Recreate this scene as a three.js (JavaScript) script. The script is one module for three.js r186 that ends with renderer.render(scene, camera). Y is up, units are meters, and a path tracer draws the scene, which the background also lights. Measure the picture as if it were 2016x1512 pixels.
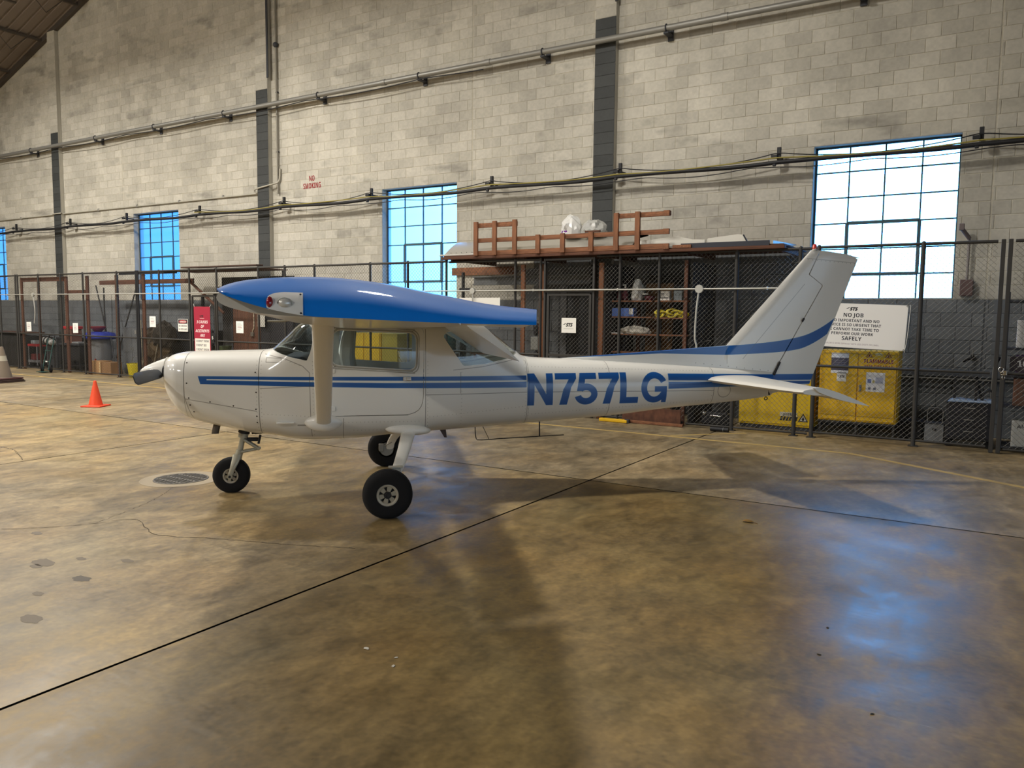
import * as THREE from 'three';
import { RoundedBoxGeometry } from 'three/addons/geometries/RoundedBoxGeometry.js';
import { mergeGeometries, mergeVertices, toCreasedNormals } from 'three/addons/utils/BufferGeometryUtils.js';
import { FontLoader } from 'three/addons/loaders/FontLoader.js';
import { TextGeometry } from 'three/addons/geometries/TextGeometry.js';
import { RectAreaLightUniformsLib } from 'three/addons/lights/RectAreaLightUniformsLib.js';
import { Brush, Evaluator, SUBTRACTION, INTERSECTION } from 'three-bvh-csg';

// ------------------------------------------------------------------ camera, sky, lamps, exposure
// world: x runs along the block wall, y up, z towards the room; metres
const scene = new THREE.Scene();
const D2R = Math.PI / 180;
const camera = new THREE.PerspectiveCamera(52.09, 2016 / 1512, 0.05, 300);
camera.position.set(0, 1.748, 0);
camera.rotation.set(-5.0804 * D2R, 31.9355 * D2R, 0.57575 * D2R, 'YXZ');
scene.add(camera);
const renderer = new THREE.WebGLRenderer({ antialias: true });
renderer.toneMapping = THREE.LinearToneMapping;
renderer.toneMappingExposure = 1.0;
renderer.shadowMap.enabled = true;
RectAreaLightUniformsLib.init();
const LAMP_COLOR = new THREE.Color(1.0, 0.95, 0.875), LAMP_POWER = 700, LAMP_SPILL = 34, LAMP_SIZE = 0.6, LAMP_Y = 8.7;
const LAMPS = [[-5.6, -7.3], [-14.8, -7.3], [-24, -7.3], [-14.8, 1.7], [-24, 1.7], [-5.6, 10.7], [-14.8, 10.7], [-24, 10.7]];
const SKY_NEAR = [30, 30, 30], SKY_FAR = [1.3, 1.75, 2.3];
{ // hazy sky: the low sun stands behind the wall, so the sky is white there and blue away from it
  const w = 256, h = 128, d = new Float32Array(w * h * 4);
  const sun = new THREE.Vector3(-0.1, 0.18, -1).normalize(), v = new THREE.Vector3();
  for (let j = 0; j < h; j++) for (let i = 0; i < w; i++) {
    const lat = ((j + 0.5) / h - 0.5) * Math.PI, lon = ((i + 0.5) / w - 0.5) * 2 * Math.PI;
    v.set(Math.cos(lat) * Math.cos(lon), Math.sin(lat), Math.cos(lat) * Math.sin(lon));
    const g = Math.exp(-Math.pow(Math.acos(THREE.MathUtils.clamp(v.dot(sun), -1, 1)) / 0.45, 2));
    for (let c = 0; c < 3; c++) d[(j * w + i) * 4 + c] = v.y < 0 ? [0.95, 1, 1][c] : SKY_FAR[c] + (SKY_NEAR[c] - SKY_FAR[c]) * g;
    d[(j * w + i) * 4 + 3] = 1;
  }
  const t = new THREE.DataTexture(d, w, h, THREE.RGBAFormat, THREE.FloatType);
  t.mapping = THREE.EquirectangularReflectionMapping; t.magFilter = THREE.LinearFilter; t.needsUpdate = true;
  scene.background = t;
}

// ------------------------------------------------------------------ helpers
let seed = 7;
const rnd = () => { seed = (seed * 1664525 + 1013904223) >>> 0; return seed / 4294967296; };
const rr = (a, b) => a + (b - a) * rnd();
const lerp = (a, b, t) => a + (b - a) * t;
const V = (x, y, z) => new THREE.Vector3(x, y, z);
const taken = {};
function numbered(n) { const k = taken[n] = (taken[n] ?? -1) + 1; return k ? n + '_' + String(k).padStart(3, '0') : n; }
function clean(g) {
  g = g.index ? g.toNonIndexed() : g;
  for (const k of Object.keys(g.attributes)) if (!['position', 'normal', 'uv'].includes(k)) g.deleteAttribute(k);
  if (!g.attributes.uv) g.setAttribute('uv', new THREE.BufferAttribute(new Float32Array(g.attributes.position.count * 2), 2));
  g.clearGroups(); return g;
}
const mg = (l) => Array.isArray(l) ? (l.length === 1 ? l[0] : mergeGeometries(l.map(clean))) : l;
function mesh(name, g, m) { const o = new THREE.Mesh(mg(g), m); o.name = name; o.castShadow = o.receiveShadow = true; return o; }
function part(parent, name, g, m, label) { const o = mesh(name, g, m); parent.add(o); if (label) o.userData.label = label; return o; }
function thing(name, label, category, pos = [0, 0, 0], turn = 0, group) {
  const o = new THREE.Group(); o.name = numbered(name); o.position.set(...pos); o.rotation.y = turn;
  o.userData = { label, category }; if (group) o.userData.group = group; scene.add(o); return o;
}
function single(name, label, category, g, m, pos = [0, 0, 0], turn = 0, group) {
  const o = mesh(numbered(name), g, m); o.position.set(...pos); o.rotation.y = turn;
  o.userData = { label, category }; if (group) o.userData.group = group; scene.add(o); return o;
}
function structure(name) { const o = new THREE.Group(); o.name = name; o.userData.kind = 'structure'; scene.add(o); return o; }
// centre x,y,z; size w,h,d
function rb(w, h, d, x = 0, y = 0, z = 0, r = 0.006) {
  return new RoundedBoxGeometry(w, h, d, 1, Math.min(r, 0.45 * Math.min(w, h, d))).translate(x, y, z);
}
function rod(a, b, r, seg = 8, r2 = r) {
  a = V(...a); b = V(...b); const l = a.distanceTo(b);
  const g = new THREE.CylinderGeometry(r2, r, l, seg);
  g.applyQuaternion(new THREE.Quaternion().setFromUnitVectors(V(0, 1, 0), b.clone().sub(a).normalize()));
  return g.translate((a.x + b.x) / 2, (a.y + b.y) / 2, (a.z + b.z) / 2);
}
function tube(pts, r, n = 40, seg = 6, closed = false) {
  return new THREE.TubeGeometry(new THREE.CatmullRomCurve3(pts.map((p) => V(...p)), closed, 'catmullrom', 0.5), n, r, seg, closed);
}
function lathe(pts, seg = 32) { return new THREE.LatheGeometry(pts.map((p) => new THREE.Vector2(...p)), seg); }
function shapeOf(pts) { const s = new THREE.Shape(); pts.forEach((p, i) => i ? s.lineTo(...p) : s.moveTo(...p)); s.closePath(); return s; }
function roundPoly(pts, r) { // polygon with rounded corners; r number or list
  const s = new THREE.Shape(), n = pts.length;
  for (let i = 0; i < n; i++) {
    const p = new THREE.Vector2(...pts[i]), a = new THREE.Vector2(...pts[(i + n - 1) % n]), b = new THREE.Vector2(...pts[(i + 1) % n]);
    const q = Array.isArray(r) ? r[i] : r;
    const u = p.clone().add(a.clone().sub(p).setLength(Math.min(q, a.distanceTo(p) * 0.49))), v = p.clone().add(b.clone().sub(p).setLength(Math.min(q, b.distanceTo(p) * 0.49)));
    i ? s.lineTo(u.x, u.y) : s.moveTo(u.x, u.y); s.quadraticCurveTo(p.x, p.y, v.x, v.y);
  }
  s.closePath(); return s;
}
function ext(shape, depth, bevel = 0, curve = 6) {
  return new THREE.ExtrudeGeometry(shape, { depth: depth - 2 * bevel, bevelEnabled: bevel > 0, bevelThickness: bevel, bevelSize: bevel, bevelOffset: -bevel, bevelSegments: 1, curveSegments: curve }).translate(0, 0, bevel);
}
// rings: list of rings of [x,y,z], same count; capped solid with smooth normals
function loft(rings, caps = true, crease = 0.9) {
  const K = rings[0].length, pos = [], idx = [];
  for (const r of rings) for (const p of r) pos.push(...p);
  for (let i = 0; i < rings.length - 1; i++) for (let k = 0; k < K; k++) {
    const a = i * K + k, b = i * K + (k + 1) % K, c = a + K, d = b + K;
    idx.push(a, b, c, b, d, c);
  }
  if (caps) for (const [i, flip] of [[0, true], [rings.length - 1, false]]) {
    const r = rings[i], c = [0, 0, 0]; r.forEach((p) => p.forEach((v, j) => { c[j] += v / K; }));
    const n = pos.length / 3; pos.push(...c);
    for (let k = 0; k < K; k++) { const a = i * K + k, b = i * K + (k + 1) % K; flip ? idx.push(n, b, a) : idx.push(n, a, b); }
  }
  let vol = 0; // faces must look outwards
  for (let i = 0; i < idx.length; i += 3) { const [a, b, c] = [idx[i] * 3, idx[i + 1] * 3, idx[i + 2] * 3]; vol += (pos[a] - pos[0]) * ((pos[b + 1] - pos[1]) * (pos[c + 2] - pos[2]) - (pos[b + 2] - pos[2]) * (pos[c + 1] - pos[1])) - (pos[a + 1] - pos[1]) * ((pos[b] - pos[0]) * (pos[c + 2] - pos[2]) - (pos[b + 2] - pos[2]) * (pos[c] - pos[0])) + (pos[a + 2] - pos[2]) * ((pos[b] - pos[0]) * (pos[c + 1] - pos[1]) - (pos[b + 1] - pos[1]) * (pos[c] - pos[0])); }
  if (vol < 0) for (let i = 0; i < idx.length; i += 3) { const t = idx[i]; idx[i] = idx[i + 1]; idx[i + 1] = t; }
  const g = new THREE.BufferGeometry();
  g.setAttribute('position', new THREE.Float32BufferAttribute(pos, 3)); g.setIndex(idx);
  g.setAttribute('uv', new THREE.Float32BufferAttribute(new Float32Array(pos.length / 3 * 2), 2));
  if (crease) { const c = toCreasedNormals(g, crease); return c; }
  g.computeVertexNormals(); return g;
}
const parts = (parent, name, list, m) => list.forEach((g) => part(parent, name, g, m));
function flipped(g) { // reverses the winding
  g = g.index ? g : mergeVertices(g); const i = g.index.array; for (let k = 0; k < i.length; k += 3) { const t = i[k]; i[k] = i[k + 1]; i[k + 1] = t; }
  return g;
}
// hashed value noise, tileable with period p
function hash(x, y, s) { let h = (x * 374761393 + y * 668265263 + s * 982451653) | 0; h = Math.imul(h ^ (h >>> 13), 1274126177); return ((h ^ (h >>> 16)) >>> 0) / 4294967296; }
function vn(x, y, p, s) {
  const xi = Math.floor(x), yi = Math.floor(y), fx = x - xi, fy = y - yi, u = fx * fx * (3 - 2 * fx), v = fy * fy * (3 - 2 * fy), m = (q) => ((q % p) + p) % p;
  return lerp(lerp(hash(m(xi), m(yi), s), hash(m(xi + 1), m(yi), s), u), lerp(hash(m(xi), m(yi + 1), s), hash(m(xi + 1), m(yi + 1), s), u), v);
}
function fbm(x, y, p, oct, s) { let a = 0, w = 0.5, t = 0; for (let i = 0; i < oct; i++) { a += w * vn(x, y, p, s + i); t += w; x *= 2; y *= 2; p *= 2; w *= 0.55; } return a / t; }
function dataTex(n, m, f, srgb) {
  const d = new Uint8Array(n * m * 4);
  for (let j = 0; j < m; j++) for (let i = 0; i < n; i++) { const c = f(i / n, j / m); for (let k = 0; k < 3; k++) d[(j * n + i) * 4 + k] = Math.max(0, Math.min(255, c[k] * 255)); d[(j * n + i) * 4 + 3] = 255; }
  const t = new THREE.DataTexture(d, n, m); t.wrapS = t.wrapT = THREE.RepeatWrapping; t.magFilter = THREE.LinearFilter; t.minFilter = THREE.LinearMipmapLinearFilter; t.generateMipmaps = true;
  if (srgb) t.colorSpace = THREE.SRGBColorSpace; t.needsUpdate = true; return t;
}
function canvasTex(w, h, draw) {
  const c = document.createElement('canvas'); c.width = w; c.height = h; draw(c.getContext('2d'), w, h);
  const t = new THREE.CanvasTexture(c); t.colorSpace = THREE.SRGBColorSpace; t.anisotropy = 8; return t;
}
const mat = (color, roughness = 0.7, metalness = 0, more = {}) => new THREE.MeshStandardMaterial({ color, roughness, metalness, ...more });

// ------------------------------------------------------------------ materials
const M = {};
{
  const wood = dataTex(128, 256, (u, v) => { const g = fbm(u * 24, v * 2, 24, 3, 3) * 0.5 + fbm(u * 6, v * 3, 6, 3, 9) * 0.5, k = 0.62 + 0.75 * g; return [k * 0.84, k * 0.8, k * 0.76]; }, true);
  M.wood = mat('#98694a', 0.8, 0, { map: wood }); M.woodDark = mat('#6e4a38', 0.85, 0, { map: wood }); M.ply = mat('#6b4835', 0.85, 0, { map: wood });
  M.steelDark = mat('#3b3936', 0.6, 0.3); M.galv = mat('#8d8c86', 0.5, 0.5); M.conduit = mat('#b9b8b0', 0.45, 0.3);
  M.wire = mat('#5f5e59', 0.55, 0.4); M.black = mat('#15161a', 0.6); M.rubber = mat('#0a0a0b', 0.9); M.darkGrey = mat('#33353a', 0.7);
  M.grey = mat('#77787a', 0.65); M.blueBin = mat('#20349c', 0.5); M.red = mat('#a8242c', 0.55); M.white = mat('#e6e4dc', 0.6);
  M.card = mat('#b38a5c', 0.85); M.yellow = mat('#e6b61c', 0.45); M.yellow2 = mat('#d9b414', 0.5);
  M.alu = mat('#dedad0', 0.36, 0.75); M.aluDull = mat('#b6b3aa', 0.5, 0.6); M.chrome = mat('#d8d8d6', 0.18, 1);
  M.paint = new THREE.MeshPhysicalMaterial({ color: '#e8e6de', roughness: 0.42, clearcoat: 0.6, clearcoatRoughness: 0.12 });
  M.blue = new THREE.MeshPhysicalMaterial({ color: '#0a78da', roughness: 0.55, specularIntensity: 0.2, clearcoat: 0.4, clearcoatRoughness: 0.05 });
  M.blade = mat('#34383e', 0.55, 0.1); M.glass = new THREE.MeshPhysicalMaterial({ color: '#eef3f4', roughness: 0.02, transmission: 1, thickness: 0, ior: 1.45 });
  M.trim = mat('#a9a79c', 0.5); M.interior = mat('#a8a69c', 0.85); M.interiorDark = mat('#2a2d33', 0.8);
  M.pane = new THREE.MeshPhysicalMaterial({ color: new THREE.Color(0.1, 0.35, 0.8), roughness: 0.62, transmission: 1, thickness: 0, ior: 1.3 }); // blue tinted frosted glass
  M.paneDim = new THREE.MeshPhysicalMaterial({ color: new THREE.Color(0.045, 0.21, 0.55), roughness: 0.62, transmission: 1, thickness: 0, ior: 1.3 });  // same glass; the dimmer daylight of the left windows is put into its tint
  M.muntin = mat('#3c5660', 0.6, 0.2);
}
// ------------------------------------------------------------------ floor: concrete slabs with open joints
{
  const field = new Float32Array(1024 * 1024);
  const fl = dataTex(1024, 1024, (u, v) => {
    const big = fbm(u * 5, v * 5, 5, 4, 11), mid = fbm(u * 22, v * 14, 22, 4, 23), fine = fbm(u * 150, v * 150, 150, 2, 41), speck = vn(u * 420, v * 420, 420, 77);
    const sw = fbm(u * 60, v * 30, 30, 3, 51);
    let k = 0.56 + 0.2 * (big - 0.5) + 0.2 * (mid - 0.5) + 0.13 * (fine - 0.5) + 0.16 * (sw - 0.5);
    if (speck > 0.985) k -= 0.1;
    field[((v * 1024) | 0) * 1024 + ((u * 1024) | 0)] = 0.45 * mid + 0.3 * sw + 0.25 * fine;
    const warm = fbm(u * 7, v * 7, 7, 3, 61) - 0.5;
    return [k * (1.08 + 0.08 * warm), k * 1.03, k * (0.93 - 0.12 * warm)];
  }, true);
  const ro = dataTex(1024, 1024, (u, v) => { const f = field[((v * 1024) | 0) * 1024 + ((u * 1024) | 0)], b = fbm(u * 9, v * 9, 9, 3, 91); const r = 0.3 + 0.3 * f + 0.22 * (b - 0.5); return [r, r, r]; });
  const bu = dataTex(1024, 1024, (u, v) => { const f = field[((v * 1024) | 0) * 1024 + ((u * 1024) | 0)], q = fbm(u * 40, v * 90, 90 > 40 ? 40 : 40, 2, 17); const r = 0.6 * f + 0.4 * q; return [r, r, r]; });
  for (const t of [fl, ro, bu]) t.anisotropy = 16;
  const concrete = new THREE.MeshStandardMaterial({ color: new THREE.Color(0.96, 0.79, 0.48), map: fl, roughnessMap: ro, roughness: 1, bumpMap: bu, bumpScale: 0.0022, vertexColors: true });
  const floor = structure('floor');
  part(floor, 'joint_bed', new THREE.BoxGeometry(53, 0.2, 46).translate(-13.8, -0.118, 9), mat('#2c2823', 0.95));
  const xs = [-42, -33.15, -27.25, -21.35, -15.45, -9.55, -3.65, 2.25, 8.15, 12.5], zs = [-13.5, -7.44, 0.1, 7.5, 15, 32];
  for (let i = 0; i < xs.length - 1; i++) for (let j = 0; j < zs.length - 1; j++) {
    const w = xs[i + 1] - xs[i] - 0.022, d = zs[j + 1] - zs[j] - 0.022, near = xs[i] > -22 && xs[i] < 8 && j < 2;
    const n = near ? 72 : 10, g = new THREE.PlaneGeometry(w, d, n, n).rotateX(-Math.PI / 2).translate((xs[i] + xs[i + 1]) / 2, 0, (zs[j] + zs[j + 1]) / 2);
    const p = g.attributes.position, uv = g.attributes.uv, col = new Float32Array(p.count * 3), brown = j === 1 && i === 6, tone = rr(0.95, 1.04) * (brown ? 0.72 : j === 0 ? 0.92 : 0.97), blueness = brown ? 0.74 : j === 0 ? 1.3 : 1; // the near right slab is toned darker and browner
    for (let k = 0; k < p.count; k++) {
      const x = p.getX(k), z = p.getZ(k), edge = Math.min(k % (n + 1), n - k % (n + 1), Math.floor(k / (n + 1)), n - Math.floor(k / (n + 1)));
      if (edge === 0) p.setY(k, -0.006);
      uv.setXY(k, x / 3.7, z / 3.7);
      const a = fbm(x * 0.28 + 40, z * 0.28 + 40, 997, 4, 5), b = fbm(x * 0.8 + 90, z * 0.8 + 60, 997, 3, 15), s = fbm(x * 0.16 + 70, z * 0.16 + 30, 997, 3, 25);
      const t = tone * (0.86 + 0.42 * (a - 0.5) + 0.26 * (b - 0.5)), wm = (s - 0.5) * 0.2;
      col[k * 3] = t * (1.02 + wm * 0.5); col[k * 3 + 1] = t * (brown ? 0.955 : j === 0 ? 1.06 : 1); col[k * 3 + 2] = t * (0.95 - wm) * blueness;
    }
    g.setAttribute('color', new THREE.BufferAttribute(col, 3)); g.computeVertexNormals();
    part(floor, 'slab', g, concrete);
  }
}
// hairline cracks and oil stains in the slab on the left
{
  const floor = scene.getObjectByName('floor'), crackM = mat('#4a3f30', 0.95), stainM = mat('#6a5d48', 0.6), stainD = mat('#4e4434', 0.6);
  for (const [k, w] of [[[[-6.69, -3.05], [-6.43, -3.3], [-6.25, -3.56], [-6.13, -3.81], [-5.54, -3.65], [-5.09, -3.82], [-4.51, -4.02], [-4.0, -4.24]], 0.004], [[[-6.25, -3.56], [-6.38, -3.88], [-6.59, -4.31], [-6.9, -4.73]], 0.003], [[[-10.74, -4.94], [-10.5, -4.95], [-10.28, -4.9], [-9.62, -4.66]], 0.004]]) {
    const c = new THREE.CatmullRomCurve3(k.map(([x, z]) => V(x, 0.0012, z))), n = 60, pos = [];
    const P = c.getSpacedPoints(n).map((p, i) => [p.x + 0.012 * (hash(i, 3, 9) - 0.5), p.z + 0.02 * (hash(i, 5, 9) - 0.5)]);
    for (let i = 0; i < n; i++) { const a = P[i], b2 = P[i + 1], q = w * (0.5 + hash(i, 7, 2)); pos.push(a[0], 0.0012, a[1] - q, a[0], 0.0012, a[1] + q, b2[0], 0.0012, b2[1] + q, a[0], 0.0012, a[1] - q, b2[0], 0.0012, b2[1] + q, b2[0], 0.0012, b2[1] - q); }
    const g = new THREE.BufferGeometry(); g.setAttribute('position', new THREE.Float32BufferAttribute(pos, 3)); g.computeVertexNormals(); part(floor, 'crack', clean(g), crackM);
  }
  for (const [x, z, r, m] of [[-5.56, -2.8, 0.11, 0], [-5.02, -2.76, 0.08, 1], [-5.52, -2.73, 0.06, 0], [-6.34, -3.15, 0.06, 0], [-4.97, -2.46, 0.05, 0], [-5.43, -2.99, 0.05, 0], [-4.59, -2.23, 0.09, 0], [-5.12, -3.14, 0.06, 0]]) {
    const pts = []; for (let i = 0; i < 26; i++) { const a = i / 26 * 6.283, q = r * (0.6 + 0.7 * fbm(2 * Math.cos(a) + 9 + x, 2 * Math.sin(a) + 9 + z, 99, 3, 7)); pts.push([q * Math.cos(a), 0.55 * q * Math.sin(a)]); }
    part(floor, 'oil_stain', new THREE.ShapeGeometry(shapeOf(pts)).rotateX(-Math.PI / 2).translate(x, 0.0009, z), m ? stainD : stainM);
  }
}
// floor drain, painted lines, litter
{
  const t = thing('floor_drain', 'round cast iron drain grate in a pale concrete collar by the nose wheel', 'drain', [-7.19, 0, -5.03]);
  part(t, 'collar', lathe([[0.27, 0.001], [0.275, 0.004], [0.385, 0.004], [0.40, 0.0015]], 40), mat('#9c8f78', 0.85));
  const bars = [];
  for (let i = -5; i <= 5; i++) { const x = i * 0.047, l = Math.sqrt(0.262 * 0.262 - x * x); bars.push(rb(0.022, 0.008, 2 * l, x, 0.004, 0)); }
  bars.push(rb(0.5, 0.008, 0.02, 0, 0.004, 0), rb(0.44, 0.008, 0.018, 0, 0.004, 0.13), rb(0.44, 0.008, 0.018, 0, 0.004, -0.13));
  bars.push(new THREE.TorusGeometry(0.262, 0.009, 6, 40).rotateX(Math.PI / 2).translate(0, 0.002, 0));
  part(t, 'grate', bars, mat('#6a665f', 0.55, 0.5));
  part(t, 'pit', new THREE.CircleGeometry(0.26, 32).rotateX(-Math.PI / 2).translate(0, 0.0012, 0), mat('#0b0b0c', 0.9));
  const lineM = mat('#b59a5e', 0.75);
  const stripe = (a, b, w) => { const dx = b[0] - a[0], dz = b[1] - a[1], l = Math.hypot(dx, dz); return new THREE.BoxGeometry(l, 0.002, w).rotateY(-Math.atan2(dz, dx)).translate((a[0] + b[0]) / 2, 0.0015, (a[1] + b[1]) / 2); };
  single('painted_line', 'long worn yellow line painted on the floor in front of the fence', 'floor line', [stripe([-26, -10.86], [-1.6, -10.82], 0.085), stripe([-1.6, -10.82], [0.9, -9.3], 0.085)], lineM);
  for (const [a, b, l] of [[[-20.2, -10.9], [-19.9, -11.75], 'short yellow tick from the long line towards the left fence near the hand truck'], [[-17.4, -10.9], [-17.0, -11.7], 'short yellow tick from the long line towards the yellow bucket'], [[-4.05, -10.9], [-3.2, -11.8], 'short yellow tick meeting the long line under the tail of the aircraft']])
    single('painted_line', l, 'floor line', stripe(a, b, 0.07), lineM);
  const flake = (r, s) => { const pts = []; for (let i = 0; i < 9; i++) { const a = i / 9 * 6.283, q = r * (0.6 + 0.5 * hash(i, s, 3)); pts.push([q * Math.cos(a), 0.6 * q * Math.sin(a)]); } return ext(shapeOf(pts), 0.0025, 0.0008).rotateX(-Math.PI / 2).translate(0, 0.001, 0); };
  const chipM = mat('#d8d3c6', 0.8), leafM = mat('#8a6a35', 0.85), darkM = mat('#2d2a22', 0.9);
  const lit = [[722, 1277, 0.022, chipM, 'pale paint chip lying on the concrete, largest of the three'], [775, 1297, 0.013, chipM, 'small pale paint chip behind its two neighbours on the concrete'], [778, 1310, 0.016, chipM, 'pale paint chip nearest the camera of the three']];
  const fx = { '722': [-2.73, -2.97], '775': [-2.53, -2.97], '778': [-2.48, -2.89] };
  lit.forEach(([x, y, r, m, l], i) => single('paint_chip', l, 'paint chip', flake(r, i), m, [fx[x][0], 0, fx[x][1]], i));
  const leaf = thing('dry_leaf', 'curled yellow brown dry leaf on the floor right of the main wheels', 'leaf', [-1.76, 0, -6.65]);
  const lg = new THREE.SphereGeometry(0.05, 10, 6, 0, 6.283, 0, 1.2).scale(1, 0.5, 0.6); part(leaf, 'blade', lg.translate(0, 0.0, 0), leafM); part(leaf, 'stem', rod([0.03, 0.01, 0], [0.09, 0.004, 0.02], 0.003, 5), leafM);
  const specks = [[-0.72, -4.2, 'dark fleck of dirt on the blue window reflection, rear one'], [-0.40, -3.68, 'dark fleck of dirt on the blue window reflection, front one'], [-0.75, -4.6, 'thin dark splinter at the left edge of the blue window reflection']];
  specks.forEach(([x, z, l], i) => single('dirt_fleck', l, 'dirt', flake(0.012, 20 + i), darkM, [x, 0, z], i));
}

// ------------------------------------------------------------------ block wall with pilasters and windows
const WZ = -13.5, CH = 0.2032, BL = 0.4064, RIDGE = -10;
const roofY = (x) => 15.12 - Math.abs(x - RIDGE) * 0.333;
const WINX = [[-30.4, -28.32], [-21.15, -19.1], [-11.86, -9.82], [-2.74, -0.67]];
const WY0 = 10 * CH, WY1 = 22 * CH;
const PILX = [[-25.07, -24.67], [-15.79, -15.38], [-6.62, -6.21], [2.55, 2.96]];
{
  const wall = structure('wall_back');
  const s = new THREE.Shape(); s.moveTo(-40.2, -0.1); s.lineTo(12.8, -0.1); s.lineTo(12.8, roofY(12.8)); s.lineTo(RIDGE, roofY(RIDGE)); s.lineTo(-40.2, roofY(-40.2)); s.closePath();
  for (const [a, b] of WINX) { const h = new THREE.Path(); h.moveTo(a, WY0); h.lineTo(b, WY0); h.lineTo(b, WY1); h.lineTo(a, WY1); h.closePath(); s.holes.push(h); }
  const stain = dataTex(1024, 1024, (u, v) => {
    const a = fbm(u * 6, v * 8, 6, 5, 31), b = fbm(u * 26, v * 10, 26, 4, 37), f = fbm(u * 200, v * 200, 200, 2, 39), d = fbm(u * 9, v * 20, 9, 5, 43);
    let k = 0.8 + 0.12 * (a - 0.5) + 0.10 * (b - 0.5) + 0.07 * (f - 0.5);
    if (d > 0.66) k -= (d - 0.66) * 0.9 * (0.3 + b);
    return [k * 1.0, k * 0.99, k * 0.955];
  }, true);
  const bu = dataTex(512, 512, (u, v) => { const f = fbm(u * 90, v * 90, 90, 3, 7); return [f, f, f]; });
  stain.anisotropy = 8;
  const mk = (c) => new THREE.MeshStandardMaterial({ color: c, map: stain, roughness: 0.72, bumpMap: bu, bumpScale: 0.004 });
  const tones = ['#e3e0d8', '#dcd9d0', '#e8e5dd', '#d6d3cb'].map(mk), greys = ['#80868e', '#7a8088', '#878d95'].map(mk), pil = ['#45494b', '#404446', '#4a4e50'].map(mk), mortar = mk('#e2ddcf'), mortarG = mk('#5f646b');
  const reuv = (g) => { const p = g.attributes.position, uv = g.attributes.uv; for (let i = 0; i < p.count; i++) uv.setXY(i, p.getX(i) / 8 + p.getZ(i) / 8, p.getY(i) / 8); return g; };
  part(wall, 'mortar_bed', reuv(new THREE.ExtrudeGeometry(s, { depth: 0.3, bevelEnabled: false }).translate(0, 0, WZ - 0.306)), mortar);
  const jambs = []; // plastered reveals are the edges of the bed itself; sills stand proud
  // one block: bevelled face, open at the back
  const block = (w, h, x, y, z, ax = 0.0045) => {
    const d = 0.006, p = [], q = [[0, 0, 0], [w, 0, 0], [w, h, 0], [0, h, 0], [ax, ax, d], [w - ax, ax, d], [w - ax, h - ax, d], [ax, h - ax, d]];
    for (const f of [[4, 5, 6, 7], [0, 1, 5, 4], [1, 2, 6, 5], [2, 3, 7, 6], [3, 0, 4, 7]]) for (const i of [0, 1, 2, 0, 2, 3]) p.push(q[f[i]][0] + x, q[f[i]][1] + y, q[f[i]][2] + z);
    const g = new THREE.BufferGeometry(); g.setAttribute('position', new THREE.Float32BufferAttribute(p, 3)); g.setAttribute('uv', new THREE.Float32BufferAttribute(new Float32Array(p.length / 3 * 2), 2));
    g.computeVertexNormals(); return reuv(g);
  };
  const J = 0.004, all = [];
  const JOINTX = [-30.9, -21.61, -9.43, -0.25];
  for (let c = 0; c < 70; c++) for (let k = -78; k < 9; k++) {
    const y = c * CH, top = y + CH;
    let spans = [[(k + (c % 2) * 0.5) * BL, (k + (c % 2) * 0.5 + 1) * BL]];
    if (top > 6.3 - 0.245 * spans[0][0] || top > roofY(spans[0][0]) - 0.02 || top > roofY(spans[0][1]) - 0.02) continue;
    const cut = (a, b) => { spans = spans.flatMap(([p, q]) => [[p, Math.min(q, a)], [Math.max(p, b), q]].filter(([m, n]) => n - m > 0.03)); };
    if (y >= WY0 - 0.01 && top <= WY1 + 0.01) for (const [a, b] of WINX) cut(a, b);
    for (const [a, b] of PILX) cut(a, b);
    for (const x of JOINTX) cut(x - 0.006, x + 0.006);
    for (const [a, b] of spans) all.push([a + J, y + J, b - a - 2 * J, CH - 2 * J, c]);
  }
  const view = ([x, y]) => y > 2.7 && x < 0.3 && x > -14 && y < 5.3 - 0.24 * x;
  all.sort((a, b) => (view(b) - view(a)) || (b[0] + Math.abs(b[1] - 4) * -0.3) - (a[0] + Math.abs(a[1] - 4) * -0.3));
  const rest = [[], [], [], [], [], [], []];
  all.forEach(([x, y, w, h, c], i) => {
    const g = block(w, h, x, y, WZ - 0.006 + rr(-0.0012, 0.0012)), grey = c < 10 || (c < 14 && x > -8.25 && x < -2.9), t = (hash(i, c, 5) * 4) | 0;  // grey rises higher behind the shed: shade under its roof put into the paint
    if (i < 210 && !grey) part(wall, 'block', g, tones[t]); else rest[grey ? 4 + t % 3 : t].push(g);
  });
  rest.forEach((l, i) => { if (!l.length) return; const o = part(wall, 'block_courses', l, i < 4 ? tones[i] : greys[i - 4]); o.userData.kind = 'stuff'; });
  part(wall, 'grey_band', reuv(new THREE.BoxGeometry(5.1, 0.82, 0.004).translate(-5.53, WY0 + 0.41, WZ - 0.0075)), mortarG); part(wall, 'grey_band', reuv(new THREE.BoxGeometry(1, 1, 1).scale(33, WY0, 0.004).translate(-14.2, WY0 / 2, WZ - 0.0075)), mortarG);  // first strip carries the painted shade behind the shed
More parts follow.
